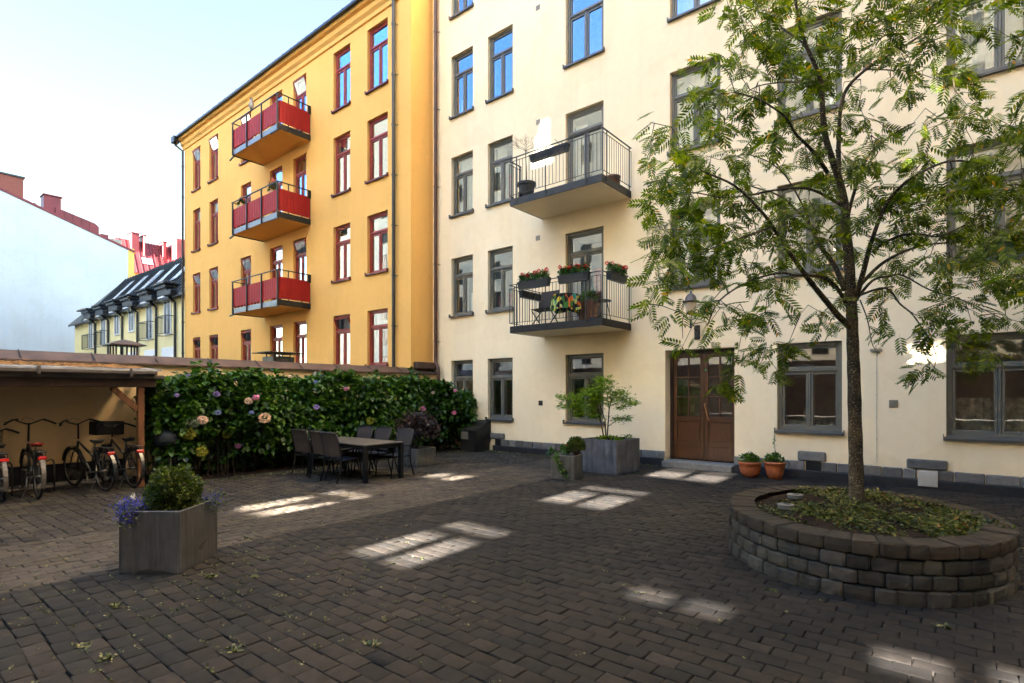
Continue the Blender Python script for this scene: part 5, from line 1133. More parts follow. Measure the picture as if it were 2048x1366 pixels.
spots = [(-10.22, 6.08, .10, 'dark mesh garden chair at the far left end of the near side of the table'), (-9.52, 6.06, .06, 'middle dark mesh garden chair on the near side of the table'), (-9.02, 5.99, .04, 'dark mesh garden chair nearest the camera on the near side of the table'),
         (-9.98, 6.92, math.pi + .02, 'leftmost of the three grey-backed chairs on the hedge side of the table'), (-9.42, 6.96, math.pi, 'middle one of the three grey-backed chairs on the hedge side of the table'), (-8.72, 6.97, math.pi - .03, 'rightmost grey-backed chair on the hedge side, beside the concrete planter')]
for i, (x, y, a, lab) in enumerate(spots):
    c = ch if i == 0 else copytree(ch); c.location = (x, y, 0); c.rotation_euler = (0, 0, a); c['label'] = lab
# the chair meshes were built at the origin
# ------------------------------------------------------------------ black ventilation hood by the wall
vb = thing('ventilation_hood', 'black sheet-metal ventilation hood with a pale louvre at the end of the hedge', 'ventilation hood', (-10.75, 11.3, 0))
m = MB(); X0, X1 = -10.98, -10.42
m.add([(x, y, z) for x in (X0, X1) for y, z in ((YC - .08, 0), (11.14, 0), (11.14, .58), (11.2, .62), (11.45, .70), (11.6, .80), (YC - .002, .86), (YC - .002, .3), (YC - .08, .16))], [tuple(range(9)), tuple(range(17, 8, -1))] + [(i, i + 9, (i + 1) % 9 + 9, (i + 1) % 9) for i in range(9)])
m.bbox(X0 - .03, X1 + .03, 11.10, 11.16, .575, .60, .004); m.build('hood', M['iron'], vb)
m = MB(); m.box(-10.94, -10.68, 11.115, 11.139, .34, .55)
m.build('louvre_frame', M['ventmetal'], vb)
m = MB()
for k_ in range(6): m.box(-10.925, -10.695, 11.10, 11.114, .355 + k_ * .031, .372 + k_ * .031)
m.build('louvre', M['ventmetal'], vb)
# covered grill beside the shelter
t = thing('covered_grill', 'grill under a dark grey cover in the gap between the shelter and the hedge', 'grill', (-11.25, 3.85, 0))
m = MB(); m.lathe([(.02, .98), (.12, .96), (.20, .88), (.22, .78), (.20, .70), (.15, .66)][::-1], (-11.28, 3.80, 0), 18); m.build('cover', M['tarp'], t, smooth=True)
for a in (0, 2.1, 4.2): m = MB(); m.bar((-11.28 + .1 * math.cos(a), 3.80 + .1 * math.sin(a), .7), (-11.28 + .28 * math.cos(a), 3.80 + .28 * math.sin(a), 0), .025); m.build('leg', M['iron'], t)

# ------------------------------------------------------------------ bicycles (rear wheel at origin, front towards -x)
def bicycle(name, label, rear, front_y, frame='bikeblack', saddle='blackplastic', basket=False, crate=False, hb=1.12, reflector='redplastic', fender='gutter', y_hb=None, lean=0.0):
    t = thing(name, label, 'bicycle', (0, 0, 0), 0, 'bicycles parked in the shelter')
    Rw = .34
    def wheel(cx):
        w = MB(); n = 32; w.tube([(cx + Rw * .96 * math.cos(a), 0, Rw + Rw * .96 * math.sin(a)) for a in [i * 2 * math.pi / n for i in range(n + 1)]], .019, 8, cap=False); wo = w.build('wheel', M['tyre'], t, smooth=True)
        w = MB(); w.tube([(cx + Rw * .89 * math.cos(a), 0, Rw + Rw * .89 * math.sin(a)) for a in [i * 2 * math.pi / n for i in range(n + 1)]], .009, 6, cap=False)
        for i in range(20): a = i * 2 * math.pi / 20; w.bar((cx, .02 * (-1) ** i, Rw), (cx + Rw * .88 * math.cos(a + .2 * (-1) ** i), 0, Rw + Rw * .88 * math.sin(a + .2 * (-1) ** i)), .0025)
        w.tube([(cx, -.05, Rw), (cx, .05, Rw)], .02, 8); w.build('rim', M['chrome'], wo, smooth=True)
    wheel(0); wheel(-1.08)
    m = MB(); BB = (-.44, 0, .29); ST = (-.30, 0, .72); HT = (-.87, 0, .80); HB = (-.90, 0, .66)
    m.tube([BB, ST], .017, 8); m.tube([BB, HB], .019, 8); m.tube([(-.36, 0, .55), HT], .015, 8); m.tube([HT, HB], .02, 8); m.tube([ST, (-.29, 0, .78)], .014, 8)
    for s_ in (-1, 1):
        m.tube([BB, (-.2, .045 * s_, .31), (0, .055 * s_, Rw)], .010, 6); m.tube([ST, (0, .055 * s_, Rw)], .009, 6); m.tube([HB, (-.95, .05 * s_, .60), (-1.08, .055 * s_, Rw)], .011, 6)
    m.build('frame', M[frame], t, smooth=True)
    for cx, a0, a1 in ((0, -.4, 2.5), (-1.08, .3, 2.9)):
        m = MB(); pts = [(cx + (Rw + .03) * math.cos(a0 + (a1 - a0) * i / 14), (Rw) + (Rw + .03) * math.sin(a0 + (a1 - a0) * i / 14)) for i in range(15)]
        for i in range(14):
            (xa, za), (xb, zb) = pts[i], pts[i + 1]; m.quad((xa, -.026, za), (xb, -.026, zb), (xb, .026, zb), (xa, .026, za))
        m.build('mudguard', M[fender], t)
    m = MB(); m.bbox(-.22, .22, -.055, .055, Rw * 2 + .045, Rw * 2 + .06, .004)
    for s_ in (-1, 1): m.bar((.02, .06 * s_, Rw), (.10, .06 * s_, Rw * 2 + .05), .008); m.bar((0, .06 * s_, Rw), (-.12, .06 * s_, Rw * 2 + .05), .008)
    m.build('carrier', M['blackplastic'], t)
    m = MB(); m.bbox(.215, .245, -.055, .055, Rw * 2 - .06, Rw * 2 - .01, .008); m.build('rear_reflector', M[reflector], t)
    m = MB(); zt = .80; m.add([(x, y * 1.0, z) for x, y, z in ((-.16, -.09, zt + .05), (-.16, .09, zt + .05), (-.26, .085, zt + .03), (-.26, -.085, zt + .03), (-.44, .02, zt + .04), (-.44, -.02, zt + .04), (-.14, 0, zt + .07), (-.27, 0, zt + .045), (-.45, 0, zt + .045),
        (-.18, -.06, zt), (-.18, .06, zt), (-.4, 0, zt + .01))], [(0, 6, 7, 3), (6, 1, 2, 7), (3, 7, 8, 5), (7, 2, 4, 8), (0, 3, 9), (1, 10, 2), (3, 5, 11, 9), (2, 10, 11, 4), (9, 11, 10), (0, 9, 10, 1, 6), (5, 8, 4, 11)])
    m.build('saddle', M[saddle], t, smooth=True)
    m = MB(); m.tube([(-.20, -.05, zt + .0), (-.2, .05, zt + .0)], .012, 6)
    for s_ in (-1, 1): m.tube([(-.2, .05 * s_, zt - .01), (-.2, .05 * s_, zt + .03)], .018, 8)
    m.tube([(-.29, 0, .72), (-.29, 0, zt + .01)], .013, 8); m.build('seat_post', M['chrome'], t)
    m = MB(); m.tube([(-.86, 0, .84), (-.85, 0, hb - .06), (-.87, 0, hb - .03)], .014, 8)
    hbp = [(-.72, -.31, hb - .03), (-.80, -.26, hb), (-.88, -.18, hb + .03), (-.92, -.10, hb - .01), (-.89, -.03, hb - .04), (-.88, 0, hb - .045), (-.89, .03, hb - .04), (-.92, .10, hb - .01), (-.88, .18, hb + .03), (-.80, .26, hb), (-.72, .31, hb - .03)]
    m.tube(hbp, .011, 8); hbo = m.build('handlebar', M['bikeblack'], t, smooth=True)
    for s_ in (-1, 1): g_ = MB(); g_.tube([(-.88, .19 * s_, hb + .03), (-.80, .26 * s_, hb + .0), (-.70, .32 * s_, hb - .035)], .017, 8); g_.bar((-.9, .2 * s_, hb + .02), (-.80, .31 * s_, hb - .01), .008); g_.build('grip', M['blackplastic'], hbo, smooth=True)
    b_ = MB(); b_.lathe([(.025, 0), (.028, .015), (.018, .03)], (-.89, -.15, hb + .02), 12); b_.build('bell', M['chrome'], hbo)
    b_ = MB(); b_.tube([(-.95, -.1, hb - .02), (-1.02, -.02, hb + .07), (-.95, .08, hb + .02)], .003, 5); b_.build('brake_cable', M['blackplastic'], hbo)
    m = MB(); m.tube([(-.44, -.075, .29), (-.44, .075, .29)], .015, 8); m.lathe([(.08, -.003), (.08, .003)], (0, 0, 0), 20) if False else None
    n = 18; m.tube([(-.44 + .085 * math.cos(i * 2 * math.pi / n), -.05, .29 + .085 * math.sin(i * 2 * math.pi / n)) for i in range(n + 1)], .006, 5, cap=False)
    m.bar((-.44, -.075, .29), (-.44 + .06, -.085, .13), .018, .01); m.bar((-.44, .075, .29), (-.44 - .06, .085, .45), .018, .01); m.build('crank', M['chrome'], t)
    for (x, y, z) in ((-.38, -.13, .12), (-.50, .13, .46)): m = MB(); m.bbox(x - .045, x + .045, y - .04, y + .04, z - .012, z + .012, .004); m.build('pedal', M['blackplastic'], t)
    if basket:
        m = MB(); bx0, bx1, bz = -1.22, -.97, .80
        for i in range(8): z = bz + i * .03; k2 = .82 + .18 * i / 7; m.tube([(bx0 * 1, -.17 * k2, z), (bx1, -.17 * k2, z), (bx1, .17 * k2, z), (bx0, .17 * k2, z), (bx0, -.17 * k2, z)], .004, 4)
        for i in range(7): y = -.17 + .34 * i / 6; m.bar((bx0, y * .82, bz), (bx0, y, bz + .21), .005); m.bar((bx1, y * .82, bz), (bx1, y, bz + .21), .005)
        m.build('basket', M['iron'], t)
    if crate:
        m = MB(); m.bbox(-1.25, -.93, -.22, .22, .88, .90, .004)
        for (a, b_, c, d) in ((-1.25, -1.235, -.22, .22), (-.945, -.93, -.22, .22), (-1.25, -.93, -.22, -.205), (-1.25, -.93, .205, .22)): m.bbox(a, b_, c, d, .88, 1.12, .004)
        m.build('basket', M['blackplastic'], t)
    m = MB(); m.bar((-.1, -.07, .32), (-.02, -.2, .02), .014); m.build('kickstand', M['chrome'], t)
    yaw = math.atan2((y_hb if y_hb is not None else front_y) - rear[1], rear[0] + 12.0)
    t.location = (rear[0], rear[1], 0); t.rotation_euler = (lean, 0, -yaw)
    return t
bicycle('bicycle', 'black bicycle with wire basket at the far left edge of the shelter', (-11.23, 1.56), 1.6, y_hb=1.56, basket=True, hb=1.02, lean=.02)
bicycle('bicycle', 'black bicycle with a red saddle, second from the left in the shelter', (-11.12, 1.96), 1.98, y_hb=1.97, saddle='redsaddle', hb=1.17, lean=-.02)
bicycle('bicycle', 'black city bicycle with wide handlebar in the middle of the shelter', (-11.10, 2.82), 2.7, y_hb=2.66, fender='bikeblack', hb=1.14, lean=.03)
bicycle('bicycle', 'black bicycle with a front crate standing behind the wooden post', (-11.10, 3.22), 3.2, y_hb=3.12, fender='bikeblack', crate=True, hb=1.06, lean=-.02)
rk = thing('bicycle_rack', 'low bent-tube bicycle rack between the parked bicycles', 'bicycle rack', (-12, 2.4, 0))
for y in (1.75, 2.15, 2.28, 2.95):
    m = MB(); m.tube([(-11.75, y, 0), (-11.74, y, .42), (-11.80, y, .50), (-11.95, y, .52), (-12.3, y, .46)], .012, 8); m.build('hoop', M['darkpipe'], rk, smooth=True)
m = MB(); m.box(-12.66, -12.30, -9, 3.55, -.004, .035); rkk = m.build('kerb_strip', M['step']); tag(rkk, kind='structure')
# ------------------------------------------------------------------ wall lantern
ln = thing('wall_lantern', 'old-fashioned wall lantern on an iron bracket above the entrance door', 'lantern', (-4.44, YC, 2.9))
LX, LY = -4.45, YC - .36
m = MB(); m.bbox(-4.50, -4.38, YC - .035, YC, 2.80, 3.11, .01); m.build('back_plate', M['iron'], ln)
m = MB(); m.tube([(-4.44, YC - .03, 3.0), (-4.44, YC - .12, 3.06), (LX, LY + .08, 3.10), (LX, LY, 3.08)], .013, 8); m.tube([(LX, LY, 3.02), (LX, LY, 3.20)], .022, 10); m.lathe([(.0, 0), (.03, .015), (.03, .04), (0, .055)], (LX, LY, 3.01), 12)
n = 12; m.tube([(-4.44, YC - .16 + .035 * math.cos(i * .55), 3.02 + .035 * math.sin(i * .55)) for i in range(n)], .006, 5); m.build('bracket', M['iron'], ln, smooth=True)
m = MB()
for i in range(6):
    a = i * math.pi / 3; m.tube([(LX + r_ * math.cos(a), LY + r_ * math.sin(a), z) for r_, z in ((.02, 3.19), (.085, 3.21), (.112, 3.26), (.10, 3.31), (.085, 3.325))], .008, 6)
m.tube([(LX + .088 * math.cos(i * math.pi / 10), LY + .088 * math.sin(i * math.pi / 10), 3.325) for i in range(21)], .011, 6, cap=False); m.build('cage', M['iron'], ln, smooth=True)
m = MB(); m.lathe([(.082, 3.33), (.128, 3.56)], (LX, LY, 0), 24, cap=False); m.build('glass', M['lampglass'], ln, smooth=True)
m = MB(); m.lathe([(.016, 3.33), (.016, 3.42), (.03, 3.44), (.03, 3.48), (.005, 3.5)], (LX, LY, 0), 10); m.build('bulb', M['ventmetal'], ln)
m = MB(); m.lathe([(.17, 3.565), (.178, 3.575), (.17, 3.59), (.125, 3.60), (.118, 3.64), (.095, 3.70), (.05, 3.745), (.028, 3.75), (.022, 3.80), (.0, 3.83)], (LX, LY, 0), 24); m.build('cap', M['gutter'], ln, smooth=True)
# ------------------------------------------------------------------ things on the cream house's balconies
FLR = 3.11 + .11; FL2 = 6.23 + .11
def trough(label, x0, x1, y0, y1, z0, h, group='black flower troughs on the balcony railing', nm='flower_trough'):
    t = thing(nm, label, 'flower box', ((x0 + x1) / 2, (y0 + y1) / 2, z0), 0, group); m = MB(); k_ = .02
    m.add([(x0 + k_, y0 + k_, z0), (x1 - k_, y0 + k_, z0), (x1 - k_, y1 - k_, z0), (x0 + k_, y1 - k_, z0), (x0, y0, z0 + h), (x1, y0, z0 + h), (x1, y1, z0 + h), (x0, y1, z0 + h), (x0 + .02, y0 + .02, z0 + h - .03), (x1 - .02, y0 + .02, z0 + h - .03), (x1 - .02, y1 - .02, z0 + h - .03), (x0 + .02, y1 - .02, z0 + h - .03)],
          [(0, 3, 2, 1), (0, 1, 5, 4), (1, 2, 6, 5), (2, 3, 7, 6), (3, 0, 4, 7), (4, 5, 9, 8), (5, 6, 10, 9), (6, 7, 11, 10), (7, 4, 8, 11)])
    m.bbox(x0 - .012, x1 + .012, y0 - .012, y1 + .012, z0 + h - .03, z0 + h - .006, .004); m.build('box', M['blackplastic'], t)
    m = MB()
    for xx in (x0 + .12, x1 - .12) if x1 - x0 > y1 - y0 else (): m.bar((xx, y0 - .016, z0 + .05), (xx, y0 - .016, z0 + h + .02), .02, .006)
    m.build('hook', M['iron'], t) if m.v else None
    return t
def geranium(label, x0, x1, y0, y1, z, nf=8):
    t = thing('geranium', label, 'flowers', ((x0 + x1) / 2, (y0 + y1) / 2, z), 0, 'geraniums on the balcony railing')
    n = 1000; P = np.stack([x0 + RNG.random(n) * (x1 - x0), y0 + RNG.random(n) * (y1 - y0), z + RNG.random(n) ** 1.5 * .16 - .02], 1) + RNG.normal(size=(n, 3)) * .018
    V, F = scatter(BROAD, F6, P, rand_dirs(n, .5), RNG.random(n) * 6.28, .045 * (.7 + .6 * RNG.random(n))); raw('leaves', V, F, M['hydleaf'], t)
    for k_ in range(nf):
        c = np.array([x0 + (k_ + .5) / nf * (x1 - x0) + random.gauss(0, .02), y0 + (k_ + .5) / nf * (y1 - y0) if y1 - y0 > x1 - x0 else random.uniform(y0, y1), z + random.uniform(.10, .18)])
        nn = 60; d = rand_dirs(nn); V, F = scatter(PAL, FPAL, c + d * .034, d + rand_dirs(nn) * .5, RNG.random(nn) * 6, np.full(nn, .034)); raw('flower_head', V, F, M['redpetal'], t)
    P = np.stack([x0 + RNG.random(110) * (x1 - x0), y0 - .02 + RNG.random(110) * .06, z - .04 + RNG.random(110) * .08], 1); V, F = scatter(PAL, FPAL, P, rand_dirs(110), RNG.random(110), np.full(110, .014)); raw('white_blossom', V, F, M['whitepetal'], t)
    return t
zt_ = 4.11
for (x0, x1, lab) in ((-8.24, -7.34, 'left'), (-7.08, -6.28, 'middle')):
    trough('black flower trough of red geraniums on the %s of the lower balcony front railing' % lab, x0, x1, 10.28, 10.41, zt_, .18); geranium('red geraniums with white lobelia in the %s trough of the lower balcony' % lab, x0 + .03, x1 - .03, 10.30, 10.40, zt_ + .2)
trough('black flower trough hung on the right side railing of the lower balcony', -5.99, -5.85, 10.55, 11.30, zt_, .18); geranium('red geraniums in the trough on the right side railing of the lower balcony', -5.97, -5.87, 10.57, 11.28, zt_ + .2, 6)
trough('empty dark trough hanging inside the left end of the lower balcony', -8.42, -8.28, 10.55, 11.4, 3.98, .17)
trough('long empty black trough on the front railing of the upper balcony', -8.05 + .02, -6.95, 10.47, 10.62, 7.18, .17)
t = thing('dry_twig', 'thin dry twig standing in the empty black trough', 'plant', (-7.1, 10.55, 7.3)); m = MB(); m.tube([(-7.1, 10.55, 7.2), (-7.2, 10.53, 7.4), (-7.3, 10.5, 7.52)], .006, 5); m.build('stem', M['postwood'], t)
# black pot with bare tree on the upper balcony
t = thing('plant_pot', 'large black plastic pot at the left end of the upper balcony', 'flower pot', (-8.28, 10.7, FL2)); m = MB(); m.lathe([(.15, 0), (.20, .38), (.235, .39), (.235, .45), (.20, .45), (.195, .40)], (-8.28, 10.7, FL2), 24); m.build('pot', M['blackplastic'], t, smooth=False)
for a in (.6, 2.6, 4.4): m = MB(); m.box(-8.28 + .2 * math.cos(a) - .03, -8.28 + .2 * math.cos(a) + .03, 10.7 + .2 * math.sin(a) - .03, 10.7 + .2 * math.sin(a) + .03, FL2, FL2 + .2); m.build('foot', M['blackplastic'], t)
t = thing('bare_tree', 'leafless standard tree in the large black pot on the upper balcony', 'tree', (-8.28, 10.7, FL2 + .4)); m = MB(); top = Vector((-8.30, 10.68, FL2 + 1.25)); m.tube([(-8.28, 10.7, FL2 + .4), (-8.29, 10.7, FL2 + .8), top], [.014, .012, .010], 6); m.build('trunk', M['twig'], t)
m = MB(); rg = random.Random(5)
def twig(p, d, l, r, k_):
    q = p + d * l; q2 = (p + q) / 2 + Vector((rg.gauss(0, .02), rg.gauss(0, .02), 0)); m.tube([p, q2, q], [r, r * .8, r * .6], 4, cap=False)
    if k_:
        for _ in range(3): twig(q if rg.random() < .6 else q2, (d + Vector((rg.gauss(0, .5), rg.gauss(0, .5), rg.gauss(.1, .35)))).normalized(), l * rg.uniform(.6, .9), r * .62, k_ - 1)
for i in range(6): a = i * 1.05; twig(top, Vector((math.cos(a), math.sin(a), rg.uniform(.2, .9))).normalized(), .18, .006, 3)
m.build('crown', M['postwood'], t)
t = thing('terracotta_pot', 'round brown pot at the right end of the upper balcony', 'flower pot', (-6.22, 11.3, FL2)); m = MB(); m.lathe([(.11, 0), (.16, .12), (.155, .24), (.17, .25), (.165, .29), (.14, .29)], (-6.22, 11.3, FL2), 20); m.build('pot', M['doorwood'], t, smooth=True)
# lower balcony furniture
t = thing('lounge_chair', 'black mesh folding armchair at the left of the lower balcony', 'chair', (-7.95, 10.95, FLR))
m = MB()
for s_ in (-.27, .27): m.tube([(-7.85 + s_, 10.95, FLR + .42), (-7.95 + s_ * .95, 11.2, FLR + .75), (-8.0 + s_ * .9, 11.3, FLR + .98)], .014, 6); m.tube([(-7.85 + s_, 10.65, FLR + .02), (-7.85 + s_, 11.15, FLR + .5)], .014, 6); m.tube([(-7.85 + s_, 11.15, FLR + .02), (-7.85 + s_, 10.7, FLR + .42)], .014, 6)
m.tube([(-8.12, 10.65, FLR + .03), (-7.58, 10.65, FLR + .03)], .012, 6); m.build('frame', M['iron'], t, smooth=True)
m = MB(); m.quad((-8.12, 10.97, FLR + .42), (-7.58, 10.97, FLR + .42), (-7.72, 11.32, FLR + .98), (-8.25, 11.32, FLR + .98)); m.build('backrest', M['textilene'], t); m = MB(); m.quad((-8.12, 10.62, FLR + .45), (-7.58, 10.62, FLR + .45), (-7.58, 10.97, FLR + .41), (-8.12, 10.97, FLR + .41)); m.build('seat', M['textilene'], t)
t = thing('balcony_table', 'small round black table under a tropical cloth on the lower balcony', 'table', (-7.25, 10.85, FLR)); m = MB(); m.lathe([(.30, .70), (.30, .72)], (-7.22, 10.85, FLR), 24); m.build('tabletop', M['iron'], t); m = MB(); m.lathe([(.2, 0), (.18, .03), (.02, .05), (.02, .70)], (-7.22, 10.85, FLR), 16); m.build('leg', M['iron'], t)
m = MB(); n = 40; prof = [(0.0, .728), (.31, .728), (.32, .70), (.335, .55), (.34, .36)]; vs = []
for (r_, z) in prof:
    for j in range(n): a = 2 * math.pi * j / n; rr_i = r_ * (1 + (.09 * math.sin(a * 7) if z < .6 else 0)); vs.append((-7.22 + rr_i * math.cos(a), 10.85 + rr_i * math.sin(a), FLR + z + (.03 * math.sin(a * 4) if z < .4 else 0)))
m.add(vs, [(i * n + j, i * n + (j + 1) % n, (i + 1) * n + (j + 1) % n, (i + 1) * n + j) for i in range(4) for j in range(n)])
o = m.build('tablecloth', M['tropical'], smooth=True); tag(o, 'tropical leaf-print cloth draped over the small balcony table', 'tablecloth')
t = thing('wooden_crate_planter', 'upright slatted wooden planter box beside the balcony door', 'planter', (-6.95, 11.35, FLR)); m = MB()
for i in range(6): m.bbox(-7.10 + i * .065, -7.10 + i * .065 + .055, 11.22, 11.25, FLR, FLR + .62, .003); 
m.bbox(-7.10, -6.71, 11.26, 11.5, FLR, FLR + .60, .005); m.build('box', M['postwood'], t)
t = thing('potted_herbs', 'leafy grey-green herb on top of the slatted wooden planter', 'plant', (-6.92, 11.35, FLR + .6)); leaf_ball('leaves', (-6.9, 11.35, FLR + .68), .2, 420, .06, M['hydleaf'], t, squash=(1.2, .8, .8), shell=.3)
t = thing('side_table', 'small round black side table at the right end of the lower balcony', 'table', (-6.32, 10.95, FLR)); m = MB(); m.lathe([(.2, .50), (.2, .52)], (-6.32, 10.98, FLR), 20); m.build('tabletop', M['iron'], t)
for a in (.5, 2.6, 4.7): m = MB(); m.bar((-6.32 + .1 * math.cos(a), 10.98 + .1 * math.sin(a), FLR + .5), (-6.32 + .2 * math.cos(a), 10.98 + .2 * math.sin(a), FLR), .014); m.build('leg', M['iron'], t)
t = thing('watering_can', 'small dark watering can on the lower balcony floor', 'watering can', (-6.45, 10.7, FLR)); m = MB(); m.lathe([(.07, 0), (.08, .06), (.07, .12), (.03, .13)], (-6.42, 10.72, FLR), 16); m.build('body', M['tarp'], t, smooth=True); m = MB(); m.tube([(-6.35, 10.72, FLR + .05), (-6.24, 10.72, FLR + .15)], .012, 6); m.tube([(-6.48, 10.72, FLR + .11), (-6.54, 10.72, FLR + .08), (-6.49, 10.72, FLR + .02)], .006, 6); m.build('spout', M['tarp'], t)
# things on the yellow house's balconies
t = thing('plastic_bird', 'small grey bird figure perched on the top yellow-house balcony rail', 'bird figure', (-22.9 + 1.65, 9.66, 12.1))
bx, by, bz = -20.9 - .0, 9.66, 12.1
k_ = world_at(503, 216, 24.6); bx = -21.0
rx = (503 - 1024) / FPX; yy_ = 9.66; kk = yy_ / (rx * SX + CX); bx = (rx * CX - SX) * kk
m = MB(); m.lathe([(.0, 0), (.06, .02), (.09, .12), (.085, .24), (.05, .32), (.055, .40), (.02, .46)], (bx, by, bz), 12); m.build('body', M['ventmetal'], t, smooth=True); m = MB(); m.bar((bx, by - .02, bz + .40), (bx + .1, by - .08, bz + .40), .03); m.build('beak', M['blackplastic'], t)
for (xa, xb, lab) in ((-21.75, -21.2, 'left'), (-19.3, -18.9, 'right')):
    xa += .1
    t = thing('flower_box', 'wooden flower box inside the %s end of the middle yellow-house balcony' % lab, 'flower box', (xa, 9.9, 8.6), 0, 'flower boxes on the middle yellow-house balcony'); m = MB(); m.bbox(xa, xb, 9.72, 9.9, 8.62, 8.86, .006); m.build('box', plain('pale_wood_' + lab, (.5, .3, .12)), t)
    t = thing('pink_flowers', 'salmon-pink flowers in the %s box of the middle yellow-house balcony' % lab, 'flowers', (xa, 9.8, 8.86), 0, 'flowers on the middle yellow-house balcony')
    leaf_ball('leaves', ((xa + xb) / 2, 9.8, 8.92), .16, 160, .09, M['hydleaf'], t, squash=(1.4, .6, 1))
    for i in range(6):
        c = np.array([random.uniform(xa - .05, xb + .05), 9.78, 8.92 + random.uniform(.0, .38 if lab == 'right' else .2)]); d = rand_dirs(30); V, F = scatter(PAL, FPAL, c + d * .045, d, RNG.random(30), np.full(30, .045)); raw('flower_head', V, F, M['pinkpetal'], t)
# ------------------------------------------------------------------ rowan tree
TD = 7.15 * CX + 0.9 * SX          # distance of the trunk in front of the camera
rw_ = thing('rowan_tree', 'slender rowan tree with feathery green leaves growing out of the round stone planter', 'tree', (-0.9, 7.15, .42))
rg = random.Random(21)
limbs = [  # (pixels..., end depth offset, start radius, end radius)
 ([(1712, 1030), (1713, 1000), (1712, 930), (1710, 850), (1708, 760), (1706, 700), (1704, 640), (1701, 580), (1698, 520), (1692, 460), (1690, 410)], 0, .083, .045),
 ([(1690, 410), (1680, 365), (1664, 318), (1650, 269), (1645, 221), (1643, 174), (1634, 140), (1612, 90), (1598, 40), (1588, -20), (1580, -90), (1590, -170)], -.5, .042, .008),
 ([(1692, 440), (1680, 380), (1677, 316), (1678, 269), (1681, 221), (1694, 177), (1732, 139), (1779, 110), (1843, 70), (1881, 41), (1919, 0), (1970, -60)], .7, .032, .006),
 ([(1701, 655), (1680, 635), (1656, 607), (1622, 565), (1599, 534), (1568, 488), (1545, 453), (1520, 420), (1470, 372), (1410, 345)], -1.1, .038, .008),
 ([(1689, 580), (1668, 530), (1637, 488), (1622, 453), (1602, 430), (1560, 392), (1500, 372)], .9, .032, .008),
 ([(1691, 605), (1668, 568), (1637, 553), (1591, 551), (1560, 546), (1500, 562), (1440, 600), (1415, 650)], -.5, .022, .006),
 ([(1655, 345), (1634, 313), (1615, 291), (1590, 266), (1571, 234), (1520, 200), (1470, 185)], -.9, .024, .006),
 ([(1690, 415), (1620, 378), (1552, 380), (1500, 390), (1445, 395), (1380, 385), (1320, 400)], .4, .018, .005),
 ([(1710, 600), (1716, 580), (1725, 549), (1737, 503), (1745, 476), (1764, 426), (1787, 388), (1830, 352), (1900, 322), (1975, 330)], -.8, .036, .008),
 ([(1722, 568), (1760, 530), (1799, 507), (1845, 491), (1891, 486), (1980, 482), (2070, 505)], .6, .022, .006),
 ([(1745, 505), (1762, 490), (1799, 472), (1837, 468), (1883, 472), (1950, 440), (2010, 420)], -.5, .018, .005),
 ([(1712, 600), (1745, 561), (1776, 553), (1806, 551), (1860, 580), (1930, 602), (2010, 640)], .9, .018, .005),
 ([(1720, 590), (1772, 576), (1799, 607), (1826, 630), (1853, 672), (1872, 707), (1866, 745)], -.4, .014, .004),
 ([(1694, 440), (1706, 392), (1732, 320), (1764, 285), (1795, 263), (1830, 245)], -.8, .022, .005),
 ([(1640, 165), (1600, 165), (1560, 165), (1500, 180), (1450, 240)], .6, .014, .004), ([(1612, 90), (1570, 60), (1530, 30), (1480, 10)], .5, .012, .004),
 ([(1732, 139), (1780, 140), (1830, 145), (1890, 165)], .3, .010, .003), ([(1545, 453), (1500, 470), (1440, 490), (1370, 520)], -1.3, .012, .004),
 ([(1720, 600), (1735, 640), (1745, 690), (1760, 705)], -.2, .008, .003), ([(1622, 453), (1600, 400), (1560, 340), (1500, 310), (1440, 320)], .5, .013, .004)]
trunk = MB(); nodes = []
for li, (px, off, r0, r1_) in enumerate(limbs):
    n = len(px); pts = []
    st = 0
    if li > 0:          # start where the limb leaves its parent
        best = min(nodes, key=lambda q: (q[1] - px[0][0]) ** 2 + (q[2] - px[0][1]) ** 2); st = best[3]
    for k_, (x, y) in enumerate(px):
        f = k_ / (n - 1); d = st + (off - st) * f ** 1.1; pts.append(world_at(x, y, TD + d)); nodes.append((pts[-1], x, y, d))
    # resample smoothly (Catmull-Rom)
    sm_ = []; 
    for k_ in range(n - 1):
        p0, p1, p2, p3 = pts[max(k_ - 1, 0)], pts[k_], pts[k_ + 1], pts[min(k_ + 2, n - 1)]
        for s_ in range(4):
            t = s_ / 4; sm_.append(.5 * ((2 * p1) + (p2 - p0) * t + (2 * p0 - 5 * p1 + 4 * p2 - p3) * t * t + (3 * p1 - p0 - 3 * p2 + p3) * t ** 3))
    sm_.append(pts[-1]); N = len(sm_)
    for k_ in range(N - 1): f = k_ / (N - 1); 
    rad = [r0 + (r1_ - r0) * (k_ / (N - 1)) ** .8 for k_ in range(N)]
    if li == 0: rad = [r * (1.45 - .45 * min(1, k_ / 5)) * (1 + .04 * math.sin(k_ * 1.9)) for k_, r in enumerate(rad)]
    trunk.tube(sm_, rad, 12 if li < 4 else 7)
trunk.build('trunk', M['bark'], rw_, smooth=True)
dens = ["0056556532", "0036645441", "0366532231", "4674443556", "6985456688", "7997655768", "5984534367", "2345212343", "0143100232", "0011000100"]
anchor = [q for q in nodes if q[2] < 640]
apos = np.array([(q[1], q[2], q[3] * 60) for q in anchor]); LP = []; LD = []; tw = MB(); yel_ = []
def leafspray(c, d, nl):
    for _ in range(nl):
        dr = Vector((d.x + rg.gauss(0, .6), d.y + rg.gauss(0, .6), d.z * .4 + rg.gauss(-.28, .4))).normalized()
        LP.append(tuple(c + Vector((rg.gauss(0, .035), rg.gauss(0, .035), rg.gauss(0, .035))))); LD.append(tuple(dr))
cells = []
for r, row in enumerate(dens):
    for c_, ch_ in enumerate(row): cells.append((1260 + c_ * 80, r * 80, int(ch_)))
